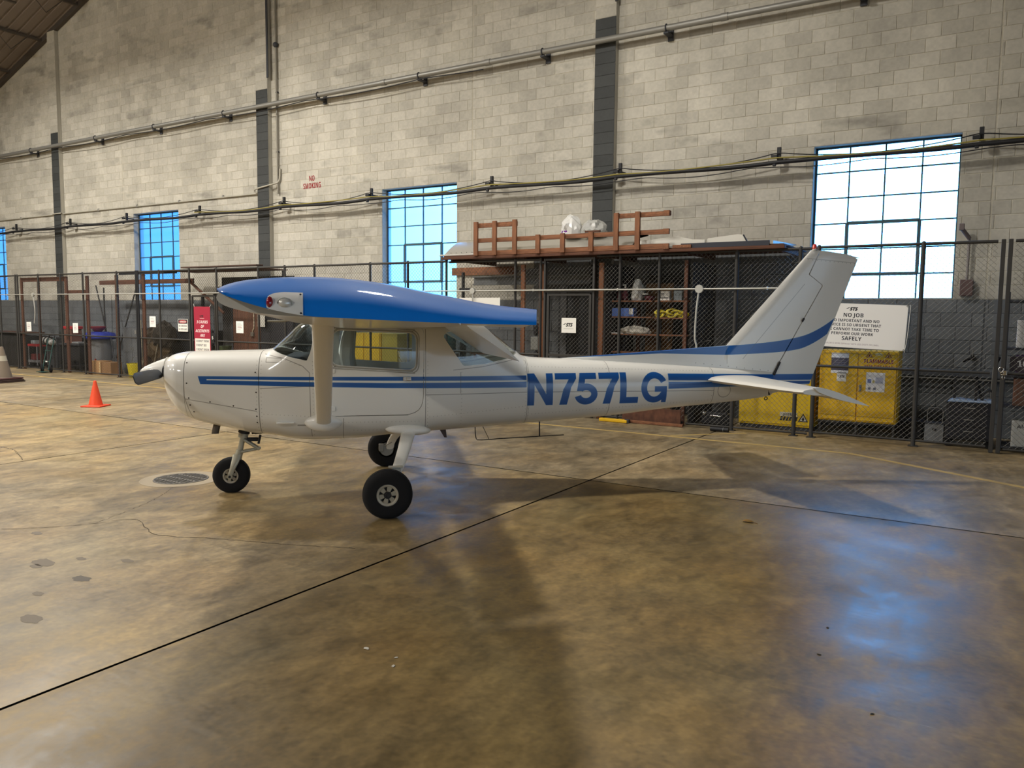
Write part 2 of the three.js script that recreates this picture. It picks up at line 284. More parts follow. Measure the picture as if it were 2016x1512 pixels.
  for (const [a, b] of PILX) {
    const P = new THREE.Group(); P.name = 'pilaster'; wall.add(P);
    const lo = [], top = Math.min(roofY(a), 11.5);
    part(P, 'core', reuv(new THREE.BoxGeometry(b - a - 0.012, 7.11, 0.125).translate((a + b) / 2, 3.555, WZ + 0.0525)), pil[1]); part(P, 'core', reuv(new THREE.BoxGeometry(b - a - 0.012, top - 7.11, 0.125).translate((a + b) / 2, (top + 7.11) / 2, WZ + 0.0525)), mortar);
    for (let c = 0; c * CH < top - CH; c++) {
      const dark = (c + 1) * CH < 7.25, m = dark ? pil[c % 3] : tones[c % 4];
      const o = part(P, 'block', [block(b - a, CH - 0.006, a, c * CH + 0.003, WZ + 0.115)], m); void o;
    }
    // painted sides: the side faces keep the wall's pale paint, as in the photograph
    part(P, 'side', [rb(0.006, top, 0.115, b - 0.001, top / 2, WZ + 0.057, 0.001)], tones[1]);
    part(P, 'side', [rb(0.006, 7.2, 0.115, a + 0.001, 3.6, WZ + 0.057, 0.001)], pil[1]);
  }
  // windows
  WINX.forEach(([a, b], wi) => {
    const W = structure('window_' + (wi + 1)), z = WZ - 0.18, cw = (b - a) / 4, ch = (WY1 - WY0) / 6, f = [];
    for (const x of [a + 0.014, b - 0.014]) f.push(rb(0.028, WY1 - WY0, 0.05, x, (WY0 + WY1) / 2, z, 0.004));
    for (const y of [WY0 + 0.014, WY1 - 0.014]) f.push(rb(b - a, 0.028, 0.05, (a + b) / 2, y, z, 0.004));
    part(W, 'window_frame', f, M.muntin);
    for (let i = 1; i < 4; i++) part(W, 'muntin', rb(0.022, WY1 - WY0, 0.03, a + i * cw, (WY0 + WY1) / 2, z, 0.003), M.muntin);
    for (let i = 1; i < 6; i++) part(W, 'muntin', rb(b - a, 0.022, 0.03, (a + b) / 2, WY0 + i * ch, z, 0.003), M.muntin);
    const x0 = a + cw, x1 = a + 3 * cw, y0 = WY0 + ch, y1 = WY0 + 3 * ch, s = [];
    s.push(rb(0.05, y1 - y0, 0.05, x0, (y0 + y1) / 2, z + 0.012, 0.004), rb(0.05, y1 - y0, 0.05, x1, (y0 + y1) / 2, z + 0.012, 0.004), rb(x1 - x0, 0.05, 0.05, (x0 + x1) / 2, y1, z + 0.012, 0.004), rb(x1 - x0, 0.05, 0.05, (x0 + x1) / 2, y0, z + 0.012, 0.004));
    part(W, 'vent_sash', s, M.muntin);
    for (let i = 0; i < 4; i++) for (let j = 0; j < 6; j++) part(W, 'pane', new THREE.PlaneGeometry(cw - 0.02, ch - 0.02).translate(a + (i + 0.5) * cw, WY0 + (j + 0.5) * ch, z - 0.004), wi < 2 ? M.paneDim : M.pane);
    part(W, 'window_sill', rb(b - a, 0.02, 0.17, (a + b) / 2, WY0 + 0.008, WZ - 0.09, 0.004), tones[0]);
  });
  // stencil on the wall
  const font = await new FontLoader().loadAsync('fonts/droid/droid_sans_bold.typeface.json');
  const txt = (s, size) => { const g = new TextGeometry(s, { font, size, depth: 0.003, curveSegments: 3 }); g.computeBoundingBox(); return g.translate(-(g.boundingBox.max.x + g.boundingBox.min.x) / 2, 0, 0); };
  single('stencilled_notice', 'red stencilled words NO SMOKING painted on the pale block wall', 'wall lettering', [txt('NO', 0.125).scale(0.72, 1, 1).translate(-14.03, 4.83, WZ + 0.001), txt('SMOKING', 0.125).scale(0.72, 1, 1).translate(-14.03, 4.66, WZ + 0.001)], mat('#8e1f26', 0.75));

  // other walls and roof
  const plain = mk('#e9e4d6');
  const wl = structure('wall_left'); part(wl, 'wall_panel', reuv(new THREE.BoxGeometry(0.3, 5.6, 46).translate(-40.15, 2.6, 9.2)), plain);
  // the right wall holds the open hangar door, outside the frame: bluish daylight enters there
  const wr = structure('wall_right'), XR = 12.5, HR = roofY(XR) + 0.1;
  for (const [z0, z1, y0, y1] of [[-13.8, -6, -0.1, HR], [-6, 12, 5.2, HR], [12, 32.3, -0.1, HR]]) part(wr, 'wall_panel', reuv(new THREE.BoxGeometry(0.3, y1 - y0, z1 - z0).translate(XR + 0.15, (y0 + y1) / 2, (z0 + z1) / 2)), plain);
  const ap = structure('apron'); part(ap, 'paving', new THREE.BoxGeometry(40, 0.2, 80).translate(XR + 20.3, -0.13, 5), mat('#8d8c88', 0.9));
  const wf = structure('wall_front'); const s2 = s.clone(); s2.holes = [];
  part(wf, 'wall_panel', reuv(new THREE.ExtrudeGeometry(s2, { depth: 0.3, bevelEnabled: false }).translate(0, 0, 32)), mk('#8f8b80'));
  const roof = structure('ceiling'), roofM = mat('#74695f', 0.7, 0.15), joistM = mat('#4b443d', 0.7, 0.2);
  for (const sg of [-1, 1]) {
    const L = (sg > 0 ? 22.9 : 30.4) * Math.hypot(1, 0.333), ribs = [];
    // ribbed sheet: profile across z, ribs run up the slope
    const prof = []; for (let z = -13.9; z < 32.3; z += 0.305) prof.push([z, 0], [z + 0.22, 0], [z + 0.24, 0.035], [z + 0.285, 0.035]);
    const sh = new THREE.Shape(); sh.moveTo(-13.9, 0.2); sh.lineTo(-13.9, 0); prof.forEach((p) => sh.lineTo(...p)); sh.lineTo(32.3, 0); sh.lineTo(32.3, 0.2); sh.closePath();
    const g = new THREE.ExtrudeGeometry(sh, { depth: L, bevelEnabled: false }); // x=z world, y up, z along slope
    const m = new THREE.Matrix4().makeBasis(V(0, 0, 1), V(sg * 0.316, 0.949, 0), V(sg * 0.949, -0.316, 0)); m.setPosition(RIDGE, roofY(RIDGE), 0);
    if (m.determinant() < 0) { g.applyMatrix4(m); part(roof, 'roof_sheet', flipped(g), roofM); } else part(roof, 'roof_sheet', g.applyMatrix4(m), roofM);
    part(roof, 'gable_trim', new THREE.BoxGeometry(L, 0.16, 0.1).rotateZ(sg * -0.3214).translate(RIDGE + sg * L / 2.108, roofY(RIDGE + sg * L / 2.108) - 0.06, WZ + 0.06), joistM);
    void ribs;
  }
  for (const x of [-21.45, -23.4, -25.4, -27.35, -29.3, -31.3]) { // open web joists running away from the gable wall
    const J2 = new THREE.Group(); J2.name = 'joist'; roof.add(J2);
    const y = roofY(x) - 0.07, g = [rb(0.09, 0.06, 26, x, y, -0.45, 0.004)], lo = [rb(0.09, 0.05, 24.6, x, y - 0.5, 0.6, 0.004)], web = [];
    for (let z = -13; z < 11.6; z += 1.0) web.push(rod([x, y, z], [x, y - 0.5, z + 0.5], 0.012, 5), rod([x, y - 0.5, z + 0.5], [x, y, z + 1.0], 0.012, 5));
    part(J2, 'top_chord', g, joistM); part(J2, 'bottom_chord', lo, joistM); part(J2, 'web', web, joistM);
  }
}
// ------------------------------------------------------------------ lamps (above and outside the frame)
{
  const dome = lathe([[0.05, 0.34], [0.08, 0.33], [0.1, 0.22], [0.2, 0.14], [0.3, 0.02], [0.31, 0.0], [0.295, 0.0], [0.19, 0.125], [0.02, 0.16]], 28), glow = new THREE.MeshStandardMaterial({ color: '#fff4dc', emissive: LAMP_COLOR, emissiveIntensity: 6, roughness: 0.6 });
  const disc = new THREE.CylinderGeometry(0.27, 0.27, 0.012, 28).translate(0, 0.03, 0), dm = mat('#8c8c88', 0.5, 0.4);
  LAMPS.forEach(([x, z], i) => {
    const o = thing('high_bay_lamp', 'round high bay lamp hanging from the roof ' + ['over the aircraft', 'over the orange cone', 'over the far left cages', 'left of the camera aisle', 'far left of the aisle', 'behind the camera', 'at the rear left', 'at the far rear left'][i], 'ceiling lamp', [x, LAMP_Y, z], 0, 'high bay lamps under the roof');
    part(o, 'reflector', dome, new THREE.MeshPhysicalMaterial({ color: '#e8e4d8', roughness: 0.9, transmission: 0.6, thickness: 0 })); part(o, 'lens', disc, glow); part(o, 'drop_rod', rod([0, 0.33, 0], [0, roofY(x) - LAMP_Y - 0.02, 0], 0.012, 8), dm);
    const l = new THREE.RectAreaLight(LAMP_COLOR, LAMP_POWER * (i === 0 ? 0.56 : 1), LAMP_SIZE, LAMP_SIZE); l.position.set(0, -0.01, 0); l.rotation.x = -Math.PI / 2; o.add(l);
    const sp = new THREE.PointLight(LAMP_COLOR, LAMP_SPILL, 0, 2); sp.position.set(0, 0.25, 0); sp.castShadow = true; sp.shadow.radius = 10; o.add(sp); // light that the translucent reflector lets out sideways and up
  });
}
// ------------------------------------------------------------------ the aircraft: local x runs aft, y up, z towards the near (left) side
{
  const P = thing('light_aircraft', 'white high wing light aircraft with blue stripes, blue wing tips and registration N757LG', 'airplane', [-5.153, 0, -5.915], 41.217 * D2R);
  // fuselage table: station, bottom, top, half width, height of the widest point, upper and lower exponents
  const T = [
    [-2.03, 1.10, 1.25, 0.13, 1.17, 2.2, 2.2], [-2.017, 1.0, 1.30, 0.24, 1.16, 2.4, 2.3], [-1.99, 0.93, 1.328, 0.31, 1.14, 2.6, 2.4], [-1.94, 0.85, 1.348, 0.37, 1.12, 2.8, 2.5],
    [-1.87, 0.775, 1.362, 0.41, 1.1, 3, 2.6], [-1.75, 0.72, 1.368, 0.43, 1.09, 3, 2.7], [-1.6, 0.677, 1.372, 0.445, 1.08, 3.1, 2.8], [-1.443, 0.645, 1.376, 0.46, 1.07, 3.2, 3],
    [-1.2, 0.595, 1.382, 0.49, 1.06, 3.3, 3.3], [-1.075, 0.588, 1.397, 0.505, 1.05, 3.3, 3.6], [-1.0, 0.578, 1.462, 0.515, 1.05, 3.3, 3.7], [-0.9, 0.556, 1.555, 0.525, 1.05, 3.6, 3.8], [-0.8, 0.546, 1.645, 0.53, 1.05, 4.2, 4],
    [-0.68, 0.54, 1.69, 0.535, 1.05, 5, 4], [-0.3, 0.55, 1.71, 0.54, 1.05, 5.4, 4], [0, 0.575, 1.71, 0.54, 1.05, 5.4, 3.8], [0.4, 0.602, 1.7, 0.53, 1.05, 5, 3.6], [0.7, 0.618, 1.685, 0.505, 1.05, 4.4, 3.4],
    [0.92, 0.63, 1.64, 0.48, 1.04, 3.6, 3.2], [1.1, 0.64, 1.525, 0.455, 1.03, 3, 3.1], [1.25, 0.648, 1.41, 0.435, 1.02, 2.7, 3], [1.35, 0.655, 1.335, 0.42, 1.01, 2.5, 2.9], [1.5, 0.664, 1.313, 0.4, 1.01, 2.45, 2.8],
    [1.8, 0.685, 1.302, 0.365, 1.01, 2.4, 2.7], [2.3, 0.72, 1.275, 0.305, 1.01, 2.4, 2.6], [2.84, 0.78, 1.246, 0.245, 1.02, 2.4, 2.5], [3.4, 0.828, 1.214, 0.18, 1.03, 2.4, 2.4], [3.98, 0.89, 1.18, 0.105, 1.04, 2.3, 2.3], [4.06, 0.905, 1.17, 0.09, 1.04, 2.2, 2.2]];
  const at = (a) => {
    let i = 0; while (i < T.length - 2 && T[i + 1][0] < a) i++;
    const A = T[i], B = T[i + 1], h = B[0] - A[0], t = THREE.MathUtils.clamp((a - A[0]) / h, 0, 1);
    const sl = (j, c) => { if (j <= 0 || j >= T.length - 1) return 0; const d0 = (T[j][c] - T[j - 1][c]) / (T[j][0] - T[j - 1][0]), d1 = (T[j + 1][c] - T[j][c]) / (T[j + 1][0] - T[j][0]); return d0 * d1 <= 0 ? 0 : 2 * d0 * d1 / (d0 + d1); };
    return [1, 2, 3, 4, 5, 6].map((c) => { const t2 = t * t, t3 = t2 * t; return (2 * t3 - 3 * t2 + 1) * A[c] + (t3 - 2 * t2 + t) * h * sl(i, c) + (3 * t2 - 2 * t3) * B[c] + (t3 - t2) * h * sl(i + 1, c); });
  };
  const K = 76;
  const ring = (a, off = 0, x = a) => {
    const [yb, yt, w, ym, pt, pb] = at(a), r = [];
    for (let k = 0; k < K; k++) {
      const t = (k / K) * 2 * Math.PI, c = Math.cos(t), s = Math.sin(t), p = s >= 0 ? pt : pb, h = s >= 0 ? yt - ym : ym - yb;
      r.push([x, ym + (h - off) * Math.sign(s) * Math.pow(Math.abs(s), 2 / p), -(w - off) * Math.sign(c) * Math.pow(Math.abs(c), 2 / p)]);
    }
    return r;
  };
  const halfW = (a, y) => { const [yb, yt, w, ym, pt, pb] = at(a), q = y >= ym ? Math.min(1, (y - ym) / (yt - ym)) : Math.min(1, (ym - y) / (ym - yb)), p = y >= ym ? pt : pb; return w * Math.pow(1 - Math.pow(q, p), 1 / p); };
  const body = (a0, a1, n, off = 0, e = 0) => { const r = []; for (let i = 0; i <= n; i++) { const a = lerp(a0, a1, i / n); r.push(ring(a, off, a + (i === 0 ? e : i === n ? -e : 0))); } return loft(r, true, 0.7); };

  // livery of the sides: stripes, registration, seams and rivets
  const BLUE = '#0a55a0', TA0 = -2.15, TAL = 6.8, TY1 = 2.07, TYH = 1.67;
  const skin = canvasTex(2048, 1024, (g) => {
    g.fillStyle = '#e8e6de'; g.fillRect(0, 0, 2048, 1024);
    for (const far of [0, 1]) {
      const X = (a) => (a - TA0) / TAL * 2048, Y = (y) => (TY1 - y) / TYH * 512 + far * 512;
      const poly = (pts, c = BLUE) => { g.fillStyle = c; g.beginPath(); pts.forEach((p, i) => i ? g.lineTo(X(p[0]), Y(p[1])) : g.moveTo(X(p[0]), Y(p[1]))); g.closePath(); g.fill(); };
      poly([[-1.675, 1.163], [1.335, 1.160], [1.335, 1.046], [0, 1.058], [-1.655, 1.092]]);
      poly([[-1.6, 1.138], [1.335, 1.116], [1.335, 1.101], [0, 1.104], [-1.6, 1.127]], '#e8e6de');
      poly([[2.835, 1.161], [4.1, 1.137], [4.1, 1.03], [2.835, 1.008]]); poly([[2.835, 1.094], [4.1, 1.074], [4.1, 1.063], [2.835, 1.078]], '#e8e6de');
      // seams
      g.strokeStyle = 'rgba(70,66,58,0.75)'; g.lineWidth = 1.2;
      const line = (...p) => { g.beginPath(); p.forEach((q, i) => i ? g.lineTo(X(q[0]), Y(q[1])) : g.moveTo(X(q[0]), Y(q[1]))); g.stroke(); };
      const dots = (x0, y0, x1, y1, s = 0.035) => { const l = Math.hypot(x1 - x0, y1 - y0), n = Math.floor(l / s); g.fillStyle = 'rgba(90,84,74,0.5)'; for (let i = 0; i <= n; i++) g.fillRect(X(lerp(x0, x1, i / n)) - 0.8, Y(lerp(y0, y1, i / n)) - 0.8, 1.6, 1.6); };
      line([-1.8, 1.37], [-1.80, 0.98], [-1.74, 0.70]); line([-1.79, 0.955], [-1.16, 0.845]); line([-1.14, 1.4], [-1.14, 0.6]); line([-1.13, 1.055], [-0.62, 1.08]);
      line([-1.10, 1.36], [-0.92, 1.33], [-0.75, 1.26], [-0.69, 1.2], [-0.68, 0.6]); line([-0.39, 0.78], [-0.40, 0.56]); line([-0.39, 0.80], [0.2, 0.80]);
      line([0.36, 1.6], [0.36, 0.6]); line([0.69, 1.2], [0.69, 1.0]); line([0.36, 0.99], [1.34, 1.0]); line([1.345, 1.3], [1.345, 0.66]); line([1.345, 1.0], [3.35, 0.98]); line([2.2, 1.28], [2.2, 0.72]); line([3.35, 1.22], [3.35, 0.83]); line([0.62, 1.22], [0.9, 1.25], [1.2, 1.31]);
      for (const x of [-1.16, -1.12, -0.66, 0.38, 1.33, 1.36]) dots(x, 1.3, x, 0.62); dots(-1.1, 0.82, -0.7, 0.80); dots(-0.38, 0.74, 0.3, 0.74); dots(0.4, 0.78, 1.3, 0.86); dots(0.7, 1.2, 0.7, 0.7); dots(-0.3, 0.66, 0.3, 0.66); dots(1.4, 1.24, 3.3, 1.18); dots(2.18, 1.25, 2.18, 0.75); dots(3.33, 1.2, 3.33, 0.85); dots(-0.9, 1.31, -0.74, 1.25); dots(1.4, 0.78, 3.3, 0.88);
      g.strokeRect(X(-1.08), Y(1.33), 42, 12); g.beginPath(); g.ellipse(X(3.47), Y(0.98), 22, 22, 0, 0, 7); g.stroke(); g.strokeRect(X(-1.0) + 60, Y(0.72), 40, 2);
      // grime along the belly
      const gr = g.createLinearGradient(0, Y(0.8), 0, Y(0.6)); gr.addColorStop(0, 'rgba(90,84,70,0)'); gr.addColorStop(1, 'rgba(90,84,70,0.25)'); g.fillStyle = gr; g.fillRect(X(-1.3), Y(0.8), 1500, 62);
      // registration, drawn glyph by glyph; mirrored on the far side so that it reads from there
      const y0 = 0.868, y1 = 1.176, S = 0.063;
      g.save(); if (far) { const c = X((1.345 + 2.82) / 2); g.translate(2 * c, 0); g.scale(-1, 1); }
      g.fillStyle = BLUE; g.strokeStyle = BLUE; g.lineWidth = S / TAL * 2048; g.lineJoin = 'miter'; g.lineCap = 'butt';
      const P2 = (pts) => poly(pts);
      P2([[1.345, y0], [1.345, y1], [1.415, y1], [1.535, 0.975], [1.535, y1], [1.603, y1], [1.603, y0], [1.535, y0], [1.415, 1.07], [1.413, y0]]);
      for (const x of [1.625, 2.08]) P2([[x, y1], [x + 0.218, y1], [x + 0.218, 1.125], [x + 0.165, 1.04], [x + 0.125, y0], [x + 0.047, y0], [x + 0.085, 1.02], [x + 0.14, 1.117], [x, 1.117]]);
      { const x = 1.838; // 5
        P2([[x + 0.045, y1], [x + 0.215, y1], [x + 0.215, 1.117], [x + 0.098, 1.117], [x + 0.09, 1.066], [x + 0.078, 1.0], [x + 0.012, 1.0]]);
        g.lineWidth = 0.066 / TAL * 2048; g.beginPath(); g.ellipse(X(x + 0.108), Y(0.969), 0.087 / TAL * 2048, 0.072 / TYH * 512, 0, Math.PI * 0.92, Math.PI * 1.25, true); g.stroke(); g.lineWidth = S / TAL * 2048; }
      P2([[2.308, y0], [2.308, y1], [2.376, y1], [2.376, 0.93], [2.505, 0.93], [2.505, y0]]);
      { const x = 2.532; // G
        g.beginPath(); g.ellipse(X(x + 0.148), Y(1.022), 0.113 / TAL * 2048, 0.124 / TYH * 512, 0, -0.5, Math.PI * 2 - 5.75, true); g.stroke();
        P2([[x + 0.152, 1.035], [x + 0.285, 1.035], [x + 0.285, y0], [x + 0.235, y0], [x + 0.232, 0.905], [x + 0.222, 0.93], [x + 0.222, 0.98], [x + 0.152, 0.98]]); }
      g.restore();
    }
  });
  const skinM = new THREE.MeshPhysicalMaterial({ map: skin, roughness: 0.42, clearcoat: 0.6, clearcoatRoughness: 0.12 });
  const sideUV = (g) => {
    g = g.index ? g.toNonIndexed() : g; const p = g.attributes.position, uv = new Float32Array(p.count * 2);
    for (let i = 0; i < p.count; i += 3) {
      const far = p.getZ(i) + p.getZ(i + 1) + p.getZ(i + 2) < 0;
      for (let k = i; k < i + 3; k++) { uv[2 * k] = (p.getX(k) - TA0) / TAL; uv[2 * k + 1] = 1 - ((TY1 - p.getY(k)) / TYH * 0.5 + (far ? 0.5 : 0)); }
    }
    g.setAttribute('uv', new THREE.BufferAttribute(uv, 2)); return g;
  };
  // cabin shell with door and window openings
  const ev = new Evaluator(); ev.useGroups = false; ev.attributes = ['position', 'normal', 'uv'];
  const br = (g) => { const b = new Brush(clean(g)); b.updateMatrixWorld(); return b; };
  const op = (a, b, o) => ev.evaluate(a, b, o);
  const prism = (pts, r, z0, z1, c = 6) => br(ext(roundPoly(pts, r), z1 - z0, 0, c).translate(0, 0, z0));
  const outer = br(body(-1.14, 1.36, 84)), inner = br(body(-1.12, 1.34, 84, 0.022));
  let shell = op(outer, inner, SUBTRACTION);
  const WSH = [[-1.052, 1.408], [-0.96, 1.373], [-0.86, 1.34], [-0.712, 1.308], [-0.682, 1.38], [-0.648, 1.53], [-0.664, 1.60], [-0.72, 1.66], [-0.74, 1.9], [-1.3, 1.9], [-1.3, 1.408]];
  const RWIN = [[0.525, 1.535], [0.56, 1.575], [0.93, 1.60], [1.02, 1.9], [1.36, 1.9], [1.30, 1.385], [1.16, 1.325], [0.91, 1.272], [0.715, 1.258]];
  const DOOR = [[-0.535, 1.64], [0.345, 1.625], [0.335, 0.81], [-0.55, 0.80]], DR = [0.06, 0.08, 0.17, 0.06];
  const DWIN = [[-0.478, 1.585], [0.272, 1.562], [0.268, 1.222], [-0.492, 1.272]];
  const grow = (pts, d) => { const c = [0, 1].map((k) => pts.reduce((s, p) => s + p[k], 0) / pts.length); return pts.map((p) => [p[0] + Math.sign(p[0] - c[0]) * d, p[1] + Math.sign(p[1] - c[1]) * d]); };
  const wsP = prism(WSH, 0.012, -1, 1), rwP = prism(RWIN, 0.02, -1, 1);
  const full = shell; shell = op(shell, wsP, SUBTRACTION); shell = op(shell, rwP, SUBTRACTION);
  for (const [z0, z1] of [[0.05, 1], [-1, -0.05]]) shell = op(shell, prism(grow(DOOR, 0.004), DR, z0, z1), SUBTRACTION);
  const fin_ = (g) => toCreasedNormals(g, 0.5);
  const fus = part(P, 'cabin', sideUV(fin_(clean(shell.geometry))), skinM);
  const glassShell = op(br(body(-1.135, 1.355, 84, 0.004)), br(body(-1.12, 1.34, 84, 0.009)), SUBTRACTION);
  part(P, 'windshield', clean(op(glassShell, wsP, INTERSECTION).geometry), M.glass, 'raked clear windshield');
  part(P, 'rear_window', clean(op(glassShell, rwP, INTERSECTION).geometry), M.glass, 'wraparound clear rear window');
  for (const s of [1, -1]) {
    const z0 = s > 0 ? 0.05 : -1, z1 = s > 0 ? 1 : -0.05;
    let d = op(full, prism(DOOR, DR, z0, z1), INTERSECTION); d = op(d, prism(DWIN, 0.075, z0, z1), SUBTRACTION);
    const door = part(P, 'door', sideUV(fin_(clean(d.geometry))), skinM);
    part(door, 'door_window', clean(op(glassShell, prism(DWIN, 0.075, z0, z1), INTERSECTION).geometry), M.glass);
    const fr = []; for (const [off, r] of [[0.012, 0.009], [0.03, 0.005]]) {
      const pts = roundPoly(grow(DWIN, off), 0.085).getPoints(6).map((p) => [p.x, p.y, s * (halfW(p.x, p.y) + 0.001)]); pts.pop(); fr.push(tube(pts, r, 120, 5, true));
    }
    part(door, 'window_frame', fr, M.trim);
    const hz = s * halfW(0.19, 1.147);
    part(door, 'door_handle', [rb(0.075, 0.038, 0.012, 0.19, 1.142, hz + s * 0.006, 0.006), rb(0.045, 0.024, 0.02, 0.205, 1.14, hz + s * 0.018, 0.006)], M.chrome);
    for (const y of [1.215, 0.87]) part(door, 'hinge', rb(0.1, 0.045, 0.014, -0.51, y, s * (halfW(-0.5, y) + 0.003), 0.006), M.paint);
    part(P, 'vent_knob', [new THREE.TorusGeometry(0.015, 0.005, 6, 16).translate(-0.555, 1.535, s * (halfW(-0.555, 1.535) + 0.004))], M.black, 'small black ringed vent');
  }
  // cowling, nose bowl, tail cone
    { const r = []; for (let i = 0; i <= 26; i++) r.push(ring(-2.03 + 0.227 * Math.pow(i / 26, 1.6))); part(P, 'nose_bowl', sideUV(loft([r[0].map((p) => [p[0] - 0.004, lerp(1.17, p[1], 0.85), p[2] * 0.85]), ...r], true, 0.9)), skinM); }
  part(P, 'cowling', sideUV(body(-1.800, -1.143, 30)), skinM);
  part(P, 'tail_cone', sideUV(body(1.362, 4.06, 60)), skinM);
  for (const s of [1, -1]) part(P, 'air_inlet', loft([0, 1].map((k) => { const r = []; for (let i = 0; i < 20; i++) { const t = i / 20 * 6.283; r.push([-2.005 + k * -0.022, 1.19 + 0.055 * Math.sin(t), s * 0.185 + 0.07 * Math.cos(t)]); } return r; }), true, 0.5), M.black);
  const screws = []; for (const [a, y] of [[-1.775, 1.10], [-1.762, 0.965], [-1.755, 0.90], [-1.73, 0.835], [-1.575, 0.93], [-1.37, 0.895], [-1.17, 0.865], [-1.165, 0.80], [-1.165, 0.74], [-1.165, 1.02], [-1.17, 1.20], [-1.78, 1.28]]) for (const s of [1, -1]) screws.push(new THREE.SphereGeometry(0.007, 8, 5).scale(1, 1, 0.5).translate(a, y, s * (halfW(a, y) + 0.001)));
  parts(P, 'cowl_fastener', screws, mat('#3a2f28', 0.5, 0.4));
  part(P, 'step', rb(0.16, 0.012, 0.05, -0.91, 0.74, halfW(-0.91, 0.74) + 0.01, 0.005), M.paint);
  // spinner and propeller
  const sp = []; for (let i = 0; i <= 14; i++) { const t = i / 14; sp.push([0.135 * Math.pow(t, 0.62), 0.25 * (1 - t)]); } sp.push([0.137, -0.01], [0.0, -0.012]);
  const spinner = part(P, 'spinner', lathe(sp, 40).rotateZ(Math.PI / 2).translate(-2.045, 1.17, 0), M.paint);
  part(spinner, 'back_plate', new THREE.CylinderGeometry(0.142, 0.142, 0.008, 40).rotateZ(Math.PI / 2).translate(-2.042, 1.17, 0), M.trim);
  for (const s of [1, -1]) {
    const r = []; for (let i = 0; i <= 16; i++) {
      const t = i / 16, n = s * lerp(0.06, 0.872, t), c = (t < 0.2 ? lerp(0.075, 0.112, t / 0.2) : t < 0.93 ? lerp(0.112, 0.106, t) : 0.106 * Math.sqrt(Math.max(0.06, 1 - Math.pow((t - 0.93) / 0.09, 2)))), th = lerp(0.034, 0.009, t), tw = -lerp(48, 16, t) * D2R * s, q = [];
      for (let k = 0; k < 18; k++) { const u = k / 18 * 6.283, lx = c / 2 * Math.cos(u), ly = th / 2 * Math.sin(u); q.push([-2.085 + ly * Math.cos(tw) + lx * Math.sin(tw), 1.17 + lx * Math.cos(tw) - ly * Math.sin(tw), n]); } r.push(q);
    }
    part(P, 'propeller_blade', loft(r, true, 0.9), M.blade);
  }
  // ---------------- wings
  const wing = (n) => { const q = Math.max(0, (Math.abs(n) - 2.5) / 2.22), m = Math.abs(n) - 0.55; return { le: -0.72 + 0.075 * q, te: 0.93 - 0.345 * q, yl: 1.690 + m * 0.0262, yt: 1.640 + m * 0.0222 }; };
  const foil = (x) => { const yt = 0.6 * (0.2969 * Math.sqrt(x) - 0.126 * x - 0.3516 * x * x + 0.2843 * x ** 3 - 0.1036 * x ** 4), yc = x < 0.4 ? 0.02 / 0.16 * (0.8 * x - x * x) : 0.02 / 0.36 * (0.2 + 0.8 * x - x * x); return [yc + yt, yc - yt]; };
  const wp = (n, x, up) => { const w = wing(n), c = w.te - w.le; return [w.le + c * x, lerp(w.yl, w.yt, x) + c * foil(x)[up ? 0 : 1], n]; };
  const wring = (n, x0, x1, N = 22) => { const r = []; for (let i = 0; i <= N; i++) { const t = i / N; r.push(wp(n, lerp(x1, x0, Math.sin(t * Math.PI / 2)), true)); } for (let i = x0 > 0 ? 0 : 1; i <= N; i++) { const t = i / N; r.push(wp(n, lerp(x0, x1, 1 - Math.cos(t * Math.PI / 2)), false)); } return r; };
  const orient = (g) => g;
  const tipTop = [[-0.642, 1.829], [-0.61, 1.846], [-0.544, 1.864], [-0.395, 1.879], [-0.224, 1.881], [-0.032, 1.863], [0.186, 1.824], [0.388, 1.787], [0.587, 1.768]], tipBot = [[-0.571, 1.82], [-0.555, 1.807], [-0.518, 1.791], [-0.42, 1.761], [-0.287, 1.736], [-0.117, 1.727], [0.233, 1.714], [0.517, 1.710]];
  const interp = (tab, x) => { let i = 0; while (i < tab.length - 2 && tab[i + 1][0] < x) i++; const t = (x - tab[i][0]) / (tab[i + 1][0] - tab[i][0]); return lerp(tab[i][1], tab[i + 1][1], THREE.MathUtils.clamp(t, 0, 1)); };
  const smoothTab = (tab) => { const c = new THREE.CatmullRomCurve3(tab.map((p) => V(p[0], p[1], 0)), false, 'centripetal'); return c.getPoints(120).map((p) => [p.x, p.y]); };
  const TT = smoothTab(tipTop), TB = smoothTab(tipBot);
  const N0 = 4.72, N1 = 5.08;
  const tipPt = (u, s) => { // u along the chord 0..1, s 0 at the joint top .. 1 at the lower outer edge
    const f = Math.sin(s * Math.PI / 2), a0 = lerp(-0.642, 0.587, u), a1 = lerp(-0.571, 0.517, u), t = interp(TT, a0), b = interp(TB, a1), n = N0 + (N1 - N0) * f;
    return [lerp(a0, a1, f), b + (t - b) * Math.cos(s * Math.PI / 2), n];
  };
